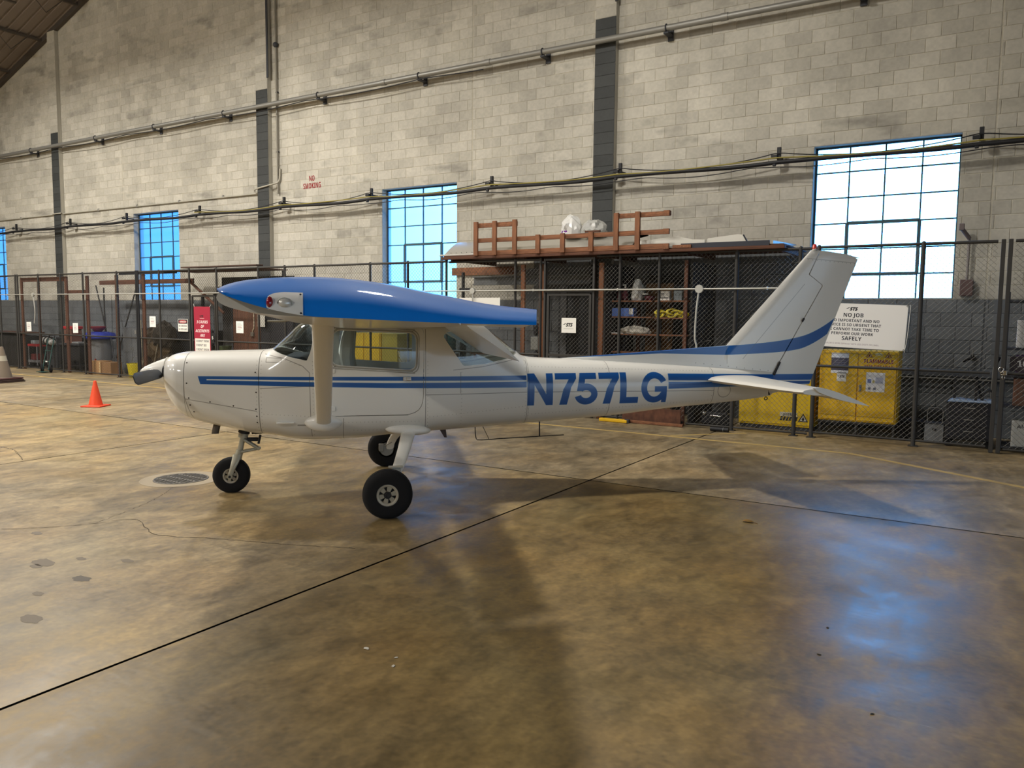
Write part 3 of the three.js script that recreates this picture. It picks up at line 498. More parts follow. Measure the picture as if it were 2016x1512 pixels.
  for (const s of [1, -1]) {
    const mir = (r) => s > 0 ? r : r.map((p) => [p[0], p[1], -p[2]]);
    const R = []; for (const n of [0.0, 0.3, 0.555]) R.push(wring(n, 0, 1)); for (const n of [0.56, 1, 1.6, 2.2, 2.5, 3, 3.6, 4.2, 4.69]) R.push(wring(n, 0, 0.735)); R.push(wring(4.695, 0, 0.998), wring(4.72, 0, 0.998));
    const w = part(P, 'wing', orient(loft(R.map(mir), true, 0.6), s), M.paint);
    // aileron, drooping a little
    const A = []; for (const n of [2.67, 3.2, 3.9, 4.5, 4.685]) { const r = wring(n, 0.745, 0.999, 8), h = r[9] ?? r[0]; const px = wp(n, 0.745, true)[0], py = wp(n, 0.745, true)[1], q = 4 * D2R; A.push(r.map((p) => [px + (p[0] - px) * Math.cos(q) + (p[1] - py) * Math.sin(q), py - (p[0] - px) * Math.sin(q) + (p[1] - py) * Math.cos(q), p[2]])); void h; }
    part(P, 'aileron', orient(loft(A.map(mir), true, 0.5), s), M.paint);
    // flap, lowered
    const F = []; for (const n of [0.575, 1.2, 1.9, 2.64]) {
      const b = wp(n, 0.745, false), q = 34 * D2R, pr = [[0, 0.01], [0.02, 0.04], [0.07, 0.062], [0.15, 0.056], [0.28, 0.032], [0.40, 0.008], [0.44, 0.0], [0.40, -0.004], [0.2, -0.004], [0.05, -0.006], [0.01, -0.002]];
      F.push(pr.map(([x, y]) => [b[0] + 0.02 + x * Math.cos(q) + y * Math.sin(q), b[1] + 0.005 - x * Math.sin(q) + y * Math.cos(q), n]));
    }
    part(P, 'flap', orient(loft(F.map((r) => mir(r.slice().reverse())), true, 0.5), s), M.paint, 'lowered wing flap');
    // blue tip
    const G = [], U = 44, S2 = 16; const ptsT = [];
    for (let j = 0; j <= S2; j++) { const r = []; for (let i = 0; i <= U; i++) r.push(tipPt(Math.pow(i / U, 1.5), j / S2)); ptsT.push(r); }
    // closed rings along the chord: outer curve, then back underneath
    for (let i = 0; i <= U; i++) { const r = []; for (let j = 0; j <= S2; j++) r.push(ptsT[j][i]); const e = ptsT[S2][i], b = ptsT[0][i]; for (let j = 1; j <= 5; j++) r.push([lerp(e[0], b[0], j / 5), e[1] + 0.012 * Math.sin(j / 5 * Math.PI) + (j === 5 ? 0.004 : 0), lerp(e[2], N0 - 0.005, j / 5)]); G.push(r); }
    const gt = loft(G.map(mir), true, 0.9); const tip = part(P, 'wing_tip', orient(gt, -s), M.blue, 'blue drooped wing tip');
    // light mount: a conforming plate with position light and strobe
    const onTip = (a, y, o = 0) => { const u = (a - (-0.571)) / (0.517 + 0.571); let lo = 0, hi = 1; for (let k = 0; k < 30; k++) { const m = (lo + hi) / 2; tipPt(u, m)[1] > y ? lo = m : hi = m; } const p = tipPt(u, lo); return [p[0] + 0, p[1], s * (p[2] + o)]; };
    const gp = [], gi = [], nu = 14, nv = 10;
    for (let i = 0; i <= nu; i++) for (let j = 0; j <= nv; j++) { const t = i / nu, a = lerp(-0.412, -0.292, t), e = Math.sqrt(Math.max(0, 1 - Math.pow(1 - Math.min(1, t / 0.55), 2))), mid = 1.779 - 0.002 * t, hh = 0.012 + 0.026 * e; gp.push(...onTip(a, lerp(mid + hh, mid - hh - 0.004, j / nv), 0.004)); }
    for (let i = 0; i < nu; i++) for (let j = 0; j < nv; j++) { const a = i * (nv + 1) + j, b = a + nv + 1; gi.push(a, a + 1, b, a + 1, b + 1, b); }
    const pg = new THREE.BufferGeometry(); pg.setAttribute('position', new THREE.Float32BufferAttribute(gp, 3)); pg.setIndex(gi); pg.computeVertexNormals();
    const plate = part(tip, 'light_mount', s > 0 ? pg : flipped(pg), M.paint, 'white light mounting plate'); void plate;
    const c1 = onTip(-0.402, 1.777, -0.004), c2 = onTip(-0.352, 1.777, 0.004);
    part(tip, 'position_light', new THREE.SphereGeometry(0.021, 18, 12).scale(0.6, 1.1, 0.8).translate(...c1), new THREE.MeshPhysicalMaterial({ color: s > 0 ? '#8c0f22' : '#0f7a3c', roughness: 0.08, clearcoat: 1 }), s > 0 ? 'red position light' : 'green position light');
    part(tip, 'strobe', [new THREE.SphereGeometry(0.02, 18, 12).scale(1.1, 0.85, 0.7).translate(c2[0], c2[1], c2[2])], new THREE.MeshPhysicalMaterial({ color: '#d9d8d0', roughness: 0.3, metalness: 0.2, clearcoat: 1, clearcoatRoughness: 0.03 }), 'clear strobe lens');
    part(tip, 'strobe_rim', [new THREE.TorusGeometry(0.019, 0.003, 6, 20).scale(1.2, 0.95, 1).translate(c2[0], c2[1], c2[2])], M.trim);
    const sc = []; for (const [a, y] of [[-0.3, 1.808], [-0.299, 1.744], [-0.372, 1.778]]) sc.push(new THREE.SphereGeometry(0.0035, 8, 6).translate(...onTip(a, y, 0.005))); parts(tip, 'screw', sc, M.black);
    // strut
    const st = []; for (let i = 0; i <= 8; i++) { const t = i / 8, c = [lerp(-0.568, -0.425, t), lerp(0.74, 1.685, t), lerp(0.54, 2.42, t)], ch = lerp(0.068, 0.074, t), q = []; for (let k = 0; k < 24; k++) { const u = k / 24 * 6.283; q.push([c[0] + ch * Math.cos(u), c[1] - 0.024 * Math.sin(u) * 0.9, c[2] + 0.024 * Math.sin(u) * 0.45]); } st.push(q); }
    part(P, 'wing_strut', orient(loft(st.map(mir), true, 0.8), s), M.paint);
    { const q = []; for (let i = 0; i <= 10; i++) { const t = i / 10 * Math.PI, r = Math.pow(Math.sin(t), 1.35), r2 = []; for (let k = 0; k < 20; k++) { const u = k / 20 * 6.283; r2.push([-0.572 - 0.172 * Math.cos(t), 0.74 + 0.085 * r * Math.sin(u), 0.515 + 0.06 * r * Math.cos(u)]); } q.push(r2); } part(P, 'strut_cuff', orient(loft(q.map(mir), false, 1.2), s), M.paint); }
    // stabilizer and elevator
    const sym = (x) => 0.5 * foil0(x); function foil0(x) { return 2 * 0.45 * (0.2969 * Math.sqrt(x) - 0.126 * x - 0.3516 * x * x + 0.2843 * x ** 3 - 0.1036 * x ** 4); }
    const sr = (le, hg, te, y, n, x0, x1, q = 0, N = 10) => { const r = [], c = te - le; for (let i = 0; i <= N; i++) { const x = lerp(x1, x0, i / N); r.push([le + c * x, y + c * sym(x), n]); } for (let i = 1; i <= N; i++) { const x = lerp(x0, x1, i / N); r.push([le + c * x, y - c * sym(x), n]); } return q ? r.map((p) => [hg + (p[0] - hg) * Math.cos(q) + (p[1] - y) * Math.sin(q), y - (p[0] - hg) * Math.sin(q) + (p[1] - y) * Math.cos(q), n]) : r; };
    const H = [], EL = [];
    for (const n of [0.0, 0.4, 0.9, 1.3, 1.44, 1.5]) { const t = n / 1.5, le = lerp(3.24, 3.54, t) + (n > 1.4 ? (n - 1.4) * 0.5 : 0), hg = 3.80, te = lerp(4.27, 4.22, t); H.push(sr(le, hg, te, 1.092, n, 0.0, (hg - le) / (te - le), 0)); }
    for (const n of [0.16, 0.5, 1.0, 1.39]) EL.push(sr(lerp(3.24, 3.54, n / 1.5), 3.81, lerp(4.27, 4.22, n / 1.5), 1.092, n, (3.815 - lerp(3.24, 3.54, n / 1.5)) / (lerp(4.27, 4.22, n / 1.5) - lerp(3.24, 3.54, n / 1.5)), 1, 17 * D2R));
    const HO = []; for (const n of [1.502, 1.525, 1.54]) { const r = []; for (let i = 0; i <= 10; i++) { const x = 1 - i / 10; r.push([3.67 + 0.56 * x, 1.092 + 0.038 * Math.sqrt(Math.max(0, x)) * (1.02 - x) * 1.9, n]); } for (let i = 1; i <= 10; i++) { const x = i / 10; r.push([3.67 + 0.56 * x, 1.092 - 0.038 * Math.sqrt(x) * (1.02 - x) * 1.9, n]); } const q = 17 * D2R; HO.push(r.map((p) => [3.81 + (p[0] - 3.81) * Math.cos(q) + (p[1] - 1.092) * Math.sin(q), 1.092 - (p[0] - 3.81) * Math.sin(q) + (p[1] - 1.092) * Math.cos(q), n])); }
    part(P, 'stabilizer', orient(loft(H.map(mir), true, 0.7), s), M.paint);
    const elv = part(P, 'elevator', orient(loft([...EL, sr(3.54, 3.81, 4.22, 1.092, 1.5, (3.815 - 3.54) / 0.68, 1, 17 * D2R)].map(mir), true, 0.6), s), M.paint);
    part(elv, 'horn', orient(loft(HO.map(mir), true, 0.7), s), M.paint);
  }
  part(P, 'pitot_tube', [tube([[-0.62, 1.735, 2.3], [-0.64, 1.70, 2.3], [-0.70, 1.685, 2.3], [-0.80, 1.685, 2.3]], 0.008, 16, 6)], M.trim);
  // ---------------- fin, rudder, dorsal fin
  const FA0 = 1.7, FAL = 3.4, FY1 = 2.55, FYH = 1.7;
  const finTex = canvasTex(1024, 512, (g) => {
    g.fillStyle = '#e8e6de'; g.fillRect(0, 0, 1024, 512); const X = (a) => (a - FA0) / FAL * 1024, Y = (y) => (FY1 - y) / FYH * 512;
    g.fillStyle = BLUE; g.beginPath(); g.moveTo(X(1.76), Y(1.309)); g.lineTo(X(2.278), Y(1.347)); g.lineTo(X(2.825), Y(1.391)); g.lineTo(X(3.543), Y(1.437)); g.bezierCurveTo(X(4.0), Y(1.47), X(4.3), Y(1.505), X(4.47), Y(1.568)); g.quadraticCurveTo(X(4.63), Y(1.63), X(4.78), Y(1.74));
    g.lineTo(X(4.7), Y(1.57)); g.quadraticCurveTo(X(4.55), Y(1.465), X(4.40), Y(1.415)); g.bezierCurveTo(X(4.2), Y(1.365), X(3.9), Y(1.362), X(3.546), Y(1.343)); g.lineTo(X(2.826), Y(1.356)); g.lineTo(X(2.279), Y(1.331)); g.closePath(); g.fill();
    g.fillRect(X(4.0), Y(1.137), 200, Y(1.074) - Y(1.137)); g.fillRect(X(4.0), Y(1.063), 200, Y(1.031) - Y(1.063));
    g.strokeStyle = 'rgba(80,76,68,0.6)'; g.lineWidth = 1.1; const line = (...p) => { g.beginPath(); p.forEach((q, i) => i ? g.lineTo(X(q[0]), Y(q[1])) : g.moveTo(X(q[0]), Y(q[1]))); g.stroke(); };
    line([3.55, 1.44], [3.55, 1.25]); line([3.72, 1.3], [4.4, 2.1]); line([4.42, 2.37], [5.02, 2.33]);
    g.fillStyle = 'rgba(80,76,68,0.6)'; for (let i = 0; i < 12; i++) g.fillRect(X(4.43 + i * 0.05), Y(2.36 - i * 0.003), 2, 2); for (let i = 0; i < 10; i++) g.fillRect(X(3.2 + i * 0.09), Y(1.262 - i * 0.009), 2.4, 2.4);
  });
  const finM = new THREE.MeshPhysicalMaterial({ map: finTex, roughness: 0.42, clearcoat: 0.6, clearcoatRoughness: 0.12 });
  const finUV = (g) => { g = g.index ? g.toNonIndexed() : g; const p = g.attributes.position, uv = new Float32Array(p.count * 2); for (let i = 0; i < p.count; i++) { uv[2 * i] = (p.getX(i) - FA0) / FAL; uv[2 * i + 1] = 1 - (FY1 - p.getY(i)) / FYH; } g.setAttribute('uv', new THREE.BufferAttribute(uv, 2)); return g; };
  const LE = (y) => 3.50 + (y - 1.385) * 0.905, TE = (y) => y < 1.03 ? lerp(4.10, 4.52, (y - 0.93) / 0.1) : 4.52 + (y - 1.03) * 0.3735;
  const HG = (y) => y < 2.087 ? 4.057 + (y - 1.116) * 0.5705 : y < 2.2 ? lerp(4.611, 4.446, (y - 2.087) / 0.113) : 4.446 + (y - 2.2) * 0.48;
  const thick = (x, c) => c * 0.45 * (0.2969 * Math.sqrt(x) - 0.126 * x - 0.3516 * x * x + 0.2843 * x ** 3 - 0.1015 * x ** 4);
  const fr = (y, a0, a1, le, te, f = 1, N = 12) => { const r = [], c = te - le; for (let i = 0; i <= N; i++) { const a = lerp(a1, a0, i / N); r.push([a, y, f * thick(Math.max(0, (a - le) / c), c)]); } for (let i = 0; i <= N; i++) { const a = lerp(a0, a1, i / N); r.push([a, y, -f * thick(Math.max(0, (a - le) / c), c) - 0.0004]); } return r; };
  const ys = [1.15, 1.3, 1.385, 1.6, 1.85, 2.08, 2.092, 2.12, 2.16, 2.195, 2.205, 2.3, 2.4, 2.44, 2.458];
  part(P, 'fin', finUV(loft(ys.map((y) => { const le = y < 1.385 ? 3.50 - (1.385 - y) * 0.5 : LE(y); return fr(y, le, HG(y) - 0.006, le, TE(y), y > 2.45 ? 0.55 : 1); }), true, 0.6)), finM);
  const rud = part(P, 'rudder', finUV(loft([0.93, 0.96, 1.0, 1.03, 1.116, 1.3, 1.6, 1.85, 2.08, 2.092, 2.12, 2.16, 2.195, 2.205, 2.3, 2.37, 2.40, 2.42].map((y) => { const h = y < 1.116 ? 4.068 : HG(y) + 0.006; return fr(y, h, y > 2.385 ? TE(y) - (y - 2.385) * 4 : TE(y), y < 1.385 ? 3.5 : LE(y), TE(y) + 0.02, y > 2.41 ? 0.5 : 1); }), true, 0.6)), finM);
  part(rud, 'tip_cap', finUV(loft([[2.385, 1], [2.42, 1], [2.455, 0.7]].map(([y, f]) => fr(y, HG(Math.min(y, 2.44)) + 0.012, lerp(5.045, 4.62, Math.max(0, (y - 2.385) / 0.07) ** 1.5), LE(y), 5.10, f)), true, 0.6)), finM);
  parts(rud, 'hinge_gap_seal', [rod([4.075, 1.13, 0.06], [4.14, 1.27, 0.055], 0.012, 6), rod([4.38, 1.70, 0.05], [4.40, 1.735, 0.05], 0.01, 6)], M.black);
  { const r = []; for (let i = 0; i <= 20; i++) { const a = lerp(1.77, 3.60, i / 20), top = lerp(1.306, 1.44, (a - 1.77) / 1.78), b = at(a)[1] - 0.04, t = lerp(0.012, 0.024, i / 20); r.push([[a, b, t * 2.2], [a, lerp(b, top, 0.6), t * 1.2], [a, top - 0.006, t * 0.7], [a, top, 0], [a, top - 0.006, -t * 0.7], [a, lerp(b, top, 0.6), -t * 1.2], [a, b, -t * 2.2]].reverse()); } part(P, 'dorsal_fin', finUV(loft(r, true, 0.8)), finM); }
  const bc = part(P, 'beacon', new THREE.CylinderGeometry(0.022, 0.03, 0.02, 16).translate(4.515, 2.465, 0), M.trim);
  part(bc, 'lens', lathe([[0, 0.055], [0.016, 0.048], [0.023, 0.03], [0.023, 0]], 16).translate(4.515, 2.472, 0), new THREE.MeshPhysicalMaterial({ color: '#d0372a', roughness: 0.15, clearcoat: 1 }), 'red beacon lens');
  part(P, 'tie_down_ring', [new THREE.TorusGeometry(0.016, 0.005, 6, 18).translate(4.02, 0.875, 0.01)], M.black);
  part(P, 'rudder_cable', [rod([3.78, 1.07, 0.2], [3.98, 0.99, 0.16], 0.012, 6), rod([3.95, 1.05, 0.12], [4.03, 0.92, 0.06], 0.009, 6)], M.black);
  part(P, 'antenna', [tube([[0.885, 0.64, 0], [0.895, 0.5, 0], [0.937, 0.473, 0], [1.2, 0.486, 0], [1.808, 0.512, 0]], 0.005, 50, 5), rod([0.95, 0.64, 0], [1.03, 0.478, 0], 0.003, 5), rod([1.55, 0.67, 0], [1.552, 0.5, 0], 0.007, 6)], M.black, 'thin bent wire antenna under the belly');
  part(P, 'belly_mast', ext(shapeOf([[0.50, 0.63], [0.585, 0.63], [0.60, 0.505], [0.575, 0.505]]), 0.014, 0.003).translate(0, 0, -0.007), mat('#4a3a34', 0.6));
  part(P, 'exhaust_pipe', [rod([-1.575, 0.72, 0.12], [-1.60, 0.60, 0.13], 0.033, 16), new THREE.TorusGeometry(0.03, 0.004, 6, 16).rotateX(Math.PI / 2).translate(-1.60, 0.60, 0.13)], mat('#5b5348', 0.6, 0.6));
  part(P, 'breather_tube', [rod([-1.50, 0.66, 0.05], [-1.20, 0.60, 0.05], 0.007, 6)], M.black);
  // ---------------- landing gear
  const tyre = (R2, r, w) => { const p = []; for (let i = 0; i <= 16; i++) { const t = i / 16 * Math.PI, c = Math.cos(t), s = Math.sin(t); p.push([r + (R2 - r) * Math.pow(s, 0.55), -w / 2 * Math.sign(c) * Math.pow(Math.abs(c), 0.7)]); } return lathe(p, 56).rotateX(Math.PI / 2); };
  const wheel = (parent, R2, r, w, pos, nm, side) => {
    const t = part(parent, nm, tyre(R2, r * 0.98, w).translate(...pos), M.rubber), z = pos[2] + side * w * 0.36, hub = [];
    const gro = []; for (const o of [-0.2, 0.2]) gro.push(new THREE.TorusGeometry(R2 - 0.0015, 0.0025, 5, 56).translate(pos[0], pos[1], pos[2] + o * w)); part(t, 'tread_rib', gro, M.black);
    hub.push(lathe([[r * 0.72, -0.012], [r, -0.012], [r, 0.008], [r * 0.93, 0.014], [r * 0.76, 0.01], [r * 0.72, 0.0]], 40).rotateX(Math.PI / 2).scale(1, 1, side).translate(pos[0], pos[1], z));
    const h = part(t, 'rim', side > 0 ? hub : hub.map(flipped), mat('#b3ab98', 0.55, 0.3)); const sp2 = [];
    for (let k = 0; k < 6; k++) { const a = k / 6 * 6.283 + 0.26, q = []; q.push([0.3 * r, -0.16 * r], [0.76 * r, -0.24 * r], [0.76 * r, 0.24 * r], [0.3 * r, 0.16 * r]); sp2.push(ext(shapeOf(q), 0.016, 0.003).rotateZ(a).translate(pos[0], pos[1], z - 0.012)); }
    part(t, 'spoke', sp2, mat('#a39b88', 0.55, 0.3)); part(t, 'hub_cap', [new THREE.CylinderGeometry(0.3 * r, 0.34 * r, 0.02, 24).rotateX(Math.PI / 2).translate(pos[0], pos[1], z), new THREE.TorusGeometry(0.17 * r, 0.05 * r, 6, 20).translate(pos[0], pos[1], z + side * 0.011)], mat('#2e2c2a', 0.5, 0.4));
    part(t, 'wheel_well', new THREE.CylinderGeometry(0.74 * r, 0.74 * r, w * 0.4, 24).rotateX(Math.PI / 2).translate(pos[0], pos[1], pos[2]), M.black); void h; return t;
  };
  for (const s of [1, -1]) {
    wheel(P, 0.211, 0.098, 0.15, [0.004, 0.209, s * 1.16], 'main_wheel', s);
    const mir = (r) => s > 0 ? r : r.map((p) => [p[0], p[1], -p[2]]), L = [];
    for (const [a, y, n, c, t] of [[0.215, 0.70, 0.36, 0.075, 0.03], [0.198, 0.625, 0.50, 0.066, 0.026], [0.16, 0.52, 0.68, 0.06, 0.022], [0.115, 0.42, 0.85, 0.054, 0.019], [0.075, 0.345, 0.985, 0.048, 0.016], [0.05, 0.28, 1.05, 0.045, 0.016], [0.035, 0.21, 1.085, 0.045, 0.016]]) { const q = []; for (let k = 0; k < 20; k++) { const u = k / 20 * 6.283; q.push([a + c * Math.sign(Math.cos(u)) * Math.pow(Math.abs(Math.cos(u)), 0.7), y - t * Math.sin(u) * 0.83, n - t * Math.sin(u) * 0.55]); } L.push(q); }
    part(P, 'gear_leg', orient(loft(L.map(mir), true, 0.8), -s), M.paint);
    const f = []; for (let i = 0; i <= 12; i++) { const t = i / 12 * Math.PI, r = Math.sin(t), q = []; for (let k = 0; k < 20; k++) { const u = k / 20 * 6.283; q.push([0.2 - 0.215 * Math.cos(t), 0.655 + 0.01 * Math.cos(t) + 0.052 * r * Math.sin(u), 0.455 + 0.07 * r * Math.cos(u)]); } f.push(q); } part(P, 'gear_fairing', orient(loft(f.map(mir), false, 1.2), s), M.paint);
    part(P, 'brake_caliper', [rb(0.06, 0.09, 0.04, -0.055, 0.235, s * 1.05, 0.01), rod([0.06, 0.3, s * 1.0], [-0.03, 0.25, s * 1.04], 0.006, 6), new THREE.CylinderGeometry(0.075, 0.075, 0.008, 24).rotateX(Math.PI / 2).translate(0.004, 0.209, s * 1.075)], mat('#8f8d86', 0.45, 0.6));
    part(P, 'boarding_step', [rb(0.125, 0.01, 0.07, 0.075, 0.405, s * 0.975, 0.004), rb(0.075, 0.05, 0.02, 0.08, 0.375, s * 0.985, 0.004)], M.trim);
  }
  const nw = wheel(P, 0.172, 0.076, 0.125, [-1.484, 0.170, 0], 'nose_wheel', 1); void nw;
  const silver = mat('#aaa694', 0.5, 0.45), fk = [];
  part(P, 'nose_strut', [rod([-1.345, 0.66, 0], [-1.41, 0.36, 0], 0.026, 18), rod([-1.40, 0.41, 0], [-1.425, 0.33, 0], 0.036, 18), rod([-1.363, 0.575, 0], [-1.372, 0.535, 0], 0.046, 18)], silver);
  for (const s of [1, -1]) { const L = []; for (const [a, y, n, c] of [[-1.42, 0.375, 0.04, 0.04], [-1.435, 0.31, 0.075, 0.036], [-1.462, 0.235, 0.085, 0.026], [-1.484, 0.172, 0.085, 0.024], [-1.488, 0.148, 0.085, 0.016]]) { const q = []; for (let k = 0; k < 14; k++) { const u = k / 14 * 6.283; q.push([a + c * Math.cos(u), y, s * n + 0.012 * Math.sin(u)]); } L.push(q); } part(P, 'nose_fork', [loft(L, true, 0.8), new THREE.CylinderGeometry(0.026, 0.026, 0.03, 20).rotateX(Math.PI / 2).translate(-1.484, 0.170, s * 0.085)], silver); }
  part(P, 'axle_nut', [new THREE.CylinderGeometry(0.012, 0.012, 0.012, 8).rotateX(Math.PI / 2).translate(-1.484, 0.170, 0.104)], M.black);
  part(P, 'torque_link', [...[0.025, -0.025].flatMap((z) => [rod([-1.36, 0.515, z], [-1.225, 0.425, z * 0.4], 0.015, 8), rod([-1.225, 0.425, z * 0.4], [-1.385, 0.395, z], 0.013, 8)]), new THREE.CylinderGeometry(0.016, 0.016, 0.05, 12).rotateX(Math.PI / 2).translate(-1.225, 0.425, 0)], silver);
  part(P, 'steering_collar', [rod([-1.352, 0.62, 0], [-1.362, 0.578, 0], 0.055, 16), rb(0.12, 0.035, 0.05, -1.29, 0.515, 0, 0.006), rod([-1.20, 0.565, 0.06], [-1.22, 0.48, 0.05], 0.012, 8), rod([-1.28, 0.585, 0.05], [-1.10, 0.61, 0.05], 0.014, 8)], M.black);
  part(P, 'shimmy_damper', ext(shapeOf([[-1.26, 0.565], [-1.25, 0.60], [-1.02, 0.60], [-0.98, 0.585]]), 0.05, 0.006).translate(0, 0, -0.025), M.black);
  // ---------------- inside
  part(P, 'cabin_floor', rb(1.5, 0.02, 0.74, -0.2, 0.72, 0, 0.005), M.interiorDark);
  part(P, 'instrument_panel', [ext(roundPoly([[-0.93, 1.345], [-0.74, 1.335], [-0.68, 1.28], [-0.70, 0.98], [-0.8, 0.98]], 0.02), 0.86, 0.01).translate(0, 0, -0.43)], M.interiorDark);
  for (const s of [1, -1]) { const y = part(P, 'control_yoke', [rod([-0.70, 1.22, s * 0.22], [-0.60, 1.24, s * 0.22], 0.014, 10)], M.interior); part(y, 'grip', [tube([[-0.60, 1.33, s * 0.22 - 0.13], [-0.595, 1.25, s * 0.22 - 0.13], [-0.60, 1.225, s * 0.22 - 0.06], [-0.60, 1.225, s * 0.22 + 0.06], [-0.595, 1.25, s * 0.22 + 0.13], [-0.60, 1.33, s * 0.22 + 0.13]], 0.014, 30, 8)], mat('#d6d4cc', 0.5)); }
  for (const s of [1, -1]) {
    const S = part(P, 'seat', ext(roundPoly([[-0.45, 0.93], [-0.43, 1.03], [0.0, 1.0], [0.0, 0.88]], 0.04), 0.4, 0.02).translate(0, 0, s * 0.235 - 0.2), M.interiorDark);
    part(S, 'seat_back', ext(roundPoly([[-0.36, 1.0], [-0.43, 1.33], [-0.415, 1.5], [-0.375, 1.6], [-0.295, 1.6], [-0.318, 1.32], [-0.27, 1.02]], 0.035), 0.36, 0.02).translate(0.0, 0, s * 0.235 - 0.18), mat('#bdbbb2', 0.85));
    part(S, 'seat_frame', [rod([-0.3, 0.9, s * 0.235], [-0.3, 0.71, s * 0.235], 0.015), rod([-0.05, 0.9, s * 0.235], [-0.05, 0.71, s * 0.235], 0.015)], M.trim);
  }
}
// ------------------------------------------------------------------ runs along the wall: pipe, cables, conduits
{
  const p = thing('wall_pipe', 'long grey steel pipe running level high along the block wall on dark brackets', 'pipe');
  part(p, 'pipe', rod([-31, 6.68, -13.27], [3, 6.68, -13.27], 0.055, 14), M.galv);
  for (const x of [-29.5, -26.02, -22.49, -19.72, -16.85, -13.56, -10.63, -7.66, -5.21, -2.1, 1]) part(p, 'bracket', [rb(0.1, 0.2, 0.02, x, 6.62, -13.48, 0.004), rb(0.09, 0.03, 0.25, x, 6.6, -13.37, 0.004), new THREE.TorusGeometry(0.062, 0.012, 5, 16).rotateY(Math.PI / 2).translate(x, 6.68, -13.27)], M.darkGrey);
  for (const x of [-18, -11.6, -8.9, -4.2]) part(p, 'coupling', rod([x - 0.06, 6.68, -13.27], [x + 0.06, 6.68, -13.27], 0.064, 14), M.galv);
  const wob = (x0, x1, f, n = 60) => { const r = []; for (let i = 0; i <= n; i++) { const x = lerp(x0, x1, i / n); r.push(f(x)); } return r; };
  part(p, 'slack_wire', tube(wob(-31, -9, (x) => [x, 6.60 - 0.05 * Math.abs(Math.sin(x * 0.9)), -13.24], 120), 0.012, 240, 5), M.black);
  const BX = [-30.2, -27.17, -24.02, -21.14, -17.92, -14.76, -11.99, -8.81, -6.03, -3.24, -0.42, 2.5];
  const c = thing('cable_bundle', 'thick black cable bundle with a yellow cable crossing the wall and windows on brackets', 'cable');
  const sag = (x, d) => { let i = 0; while (i < BX.length - 2 && BX[i + 1] < x) i++; const t = (x - BX[i]) / (BX[i + 1] - BX[i]); return 4 * d * t * (1 - t); };
  part(c, 'main_cable', tube(wob(-30.2, 2.5, (x) => [x, 4.235 - sag(x, 0.02) + 0.012 * Math.sin(x * 2.1), -13.22], 160), 0.035, 480, 7), M.black);
  part(c, 'yellow_cable', tube(wob(-18, 2.5, (x) => [x, 4.285 - sag(x, 0.04) + 0.015 * Math.sin(x * 1.3), -13.2], 120), 0.013, 360, 5), mat('#8f8440', 0.6));
  part(c, 'messenger_wire', tube(wob(-30.2, 2.5, (x) => [x, 4.385 - sag(x, 0.13), -13.25], 220), 0.009, 660, 5), M.black);
  part(c, 'loose_wire', tube(wob(-30.2, 2.5, (x) => [x, 4.19 - 0.05 * Math.abs(Math.sin(x * 1.7)) - sag(x, 0.03), -13.23], 160), 0.008, 480, 5), M.black);
  for (const x of BX) part(c, 'bracket', [rb(0.06, 0.2, 0.05, x, 4.38, -13.3, 0.006), rb(0.03, 0.03, 0.22, x, 4.33, -13.4, 0.004), rb(0.1, 0.05, 0.05, x - 0.06, 4.33, -13.24, 0.006), rb(0.05, 0.06, 0.05, x - 0.05, 4.2, -13.22, 0.006)], M.black);
  const t = thing('wall_conduit', 'thin pale conduit running level along the wall from the far left to the middle pilaster', 'conduit');
  part(t, 'tube', tube([[-31, 4.68, -13.46], [-25.3, 4.68, -13.46], [-25.12, 4.68, -13.36], [-24.6, 4.68, -13.36], [-24.4, 4.68, -13.46], [-16.2, 4.66, -13.46], [-15.9, 4.69, -13.4], [-15.84, 4.75, -13.36], [-15.3, 4.82, -13.36], [-15.1, 4.9, -13.45], [-15.06, 5.2, -13.46]], 0.02, 260, 7), mat('#a8a496', 0.6));
  for (const x of [-29, -27.2, -22.8, -20.9, -19, -17.2]) part(t, 'clip', rb(0.05, 0.075, 0.035, x, 4.68, -13.465, 0.006), M.galv);
  const v = thing('drop_conduit', 'dark conduit dropping down the wall beside the middle pilaster from the roof', 'conduit');
  part(v, 'tube', rod([-15.13, 4.6, -13.45], [-15.13, roofY(-15.13) - 0.3, -13.45], 0.022, 8), mat('#7b776c', 0.6)); part(v, 'box', new THREE.SphereGeometry(0.065, 12, 8).translate(-15.13, 8.1, -13.44), M.darkGrey);
  for (const y of [5.6, 7, 9.6]) part(v, 'clip', rb(0.07, 0.03, 0.045, -15.13, y, -13.46, 0.006), M.darkGrey);
  for (const [x, l] of [[-15.34, 'dark steel strip on the upper edge of the middle pilaster'], [-6.2, 'dark steel strip on the upper edge of the right pilaster']]) single('edge_strip', l, 'metal strip', rb(0.06, roofY(x) - 7.5, 0.02, x, (roofY(x) + 7.2) / 2, -13.362, 0.003), M.darkGrey);
}
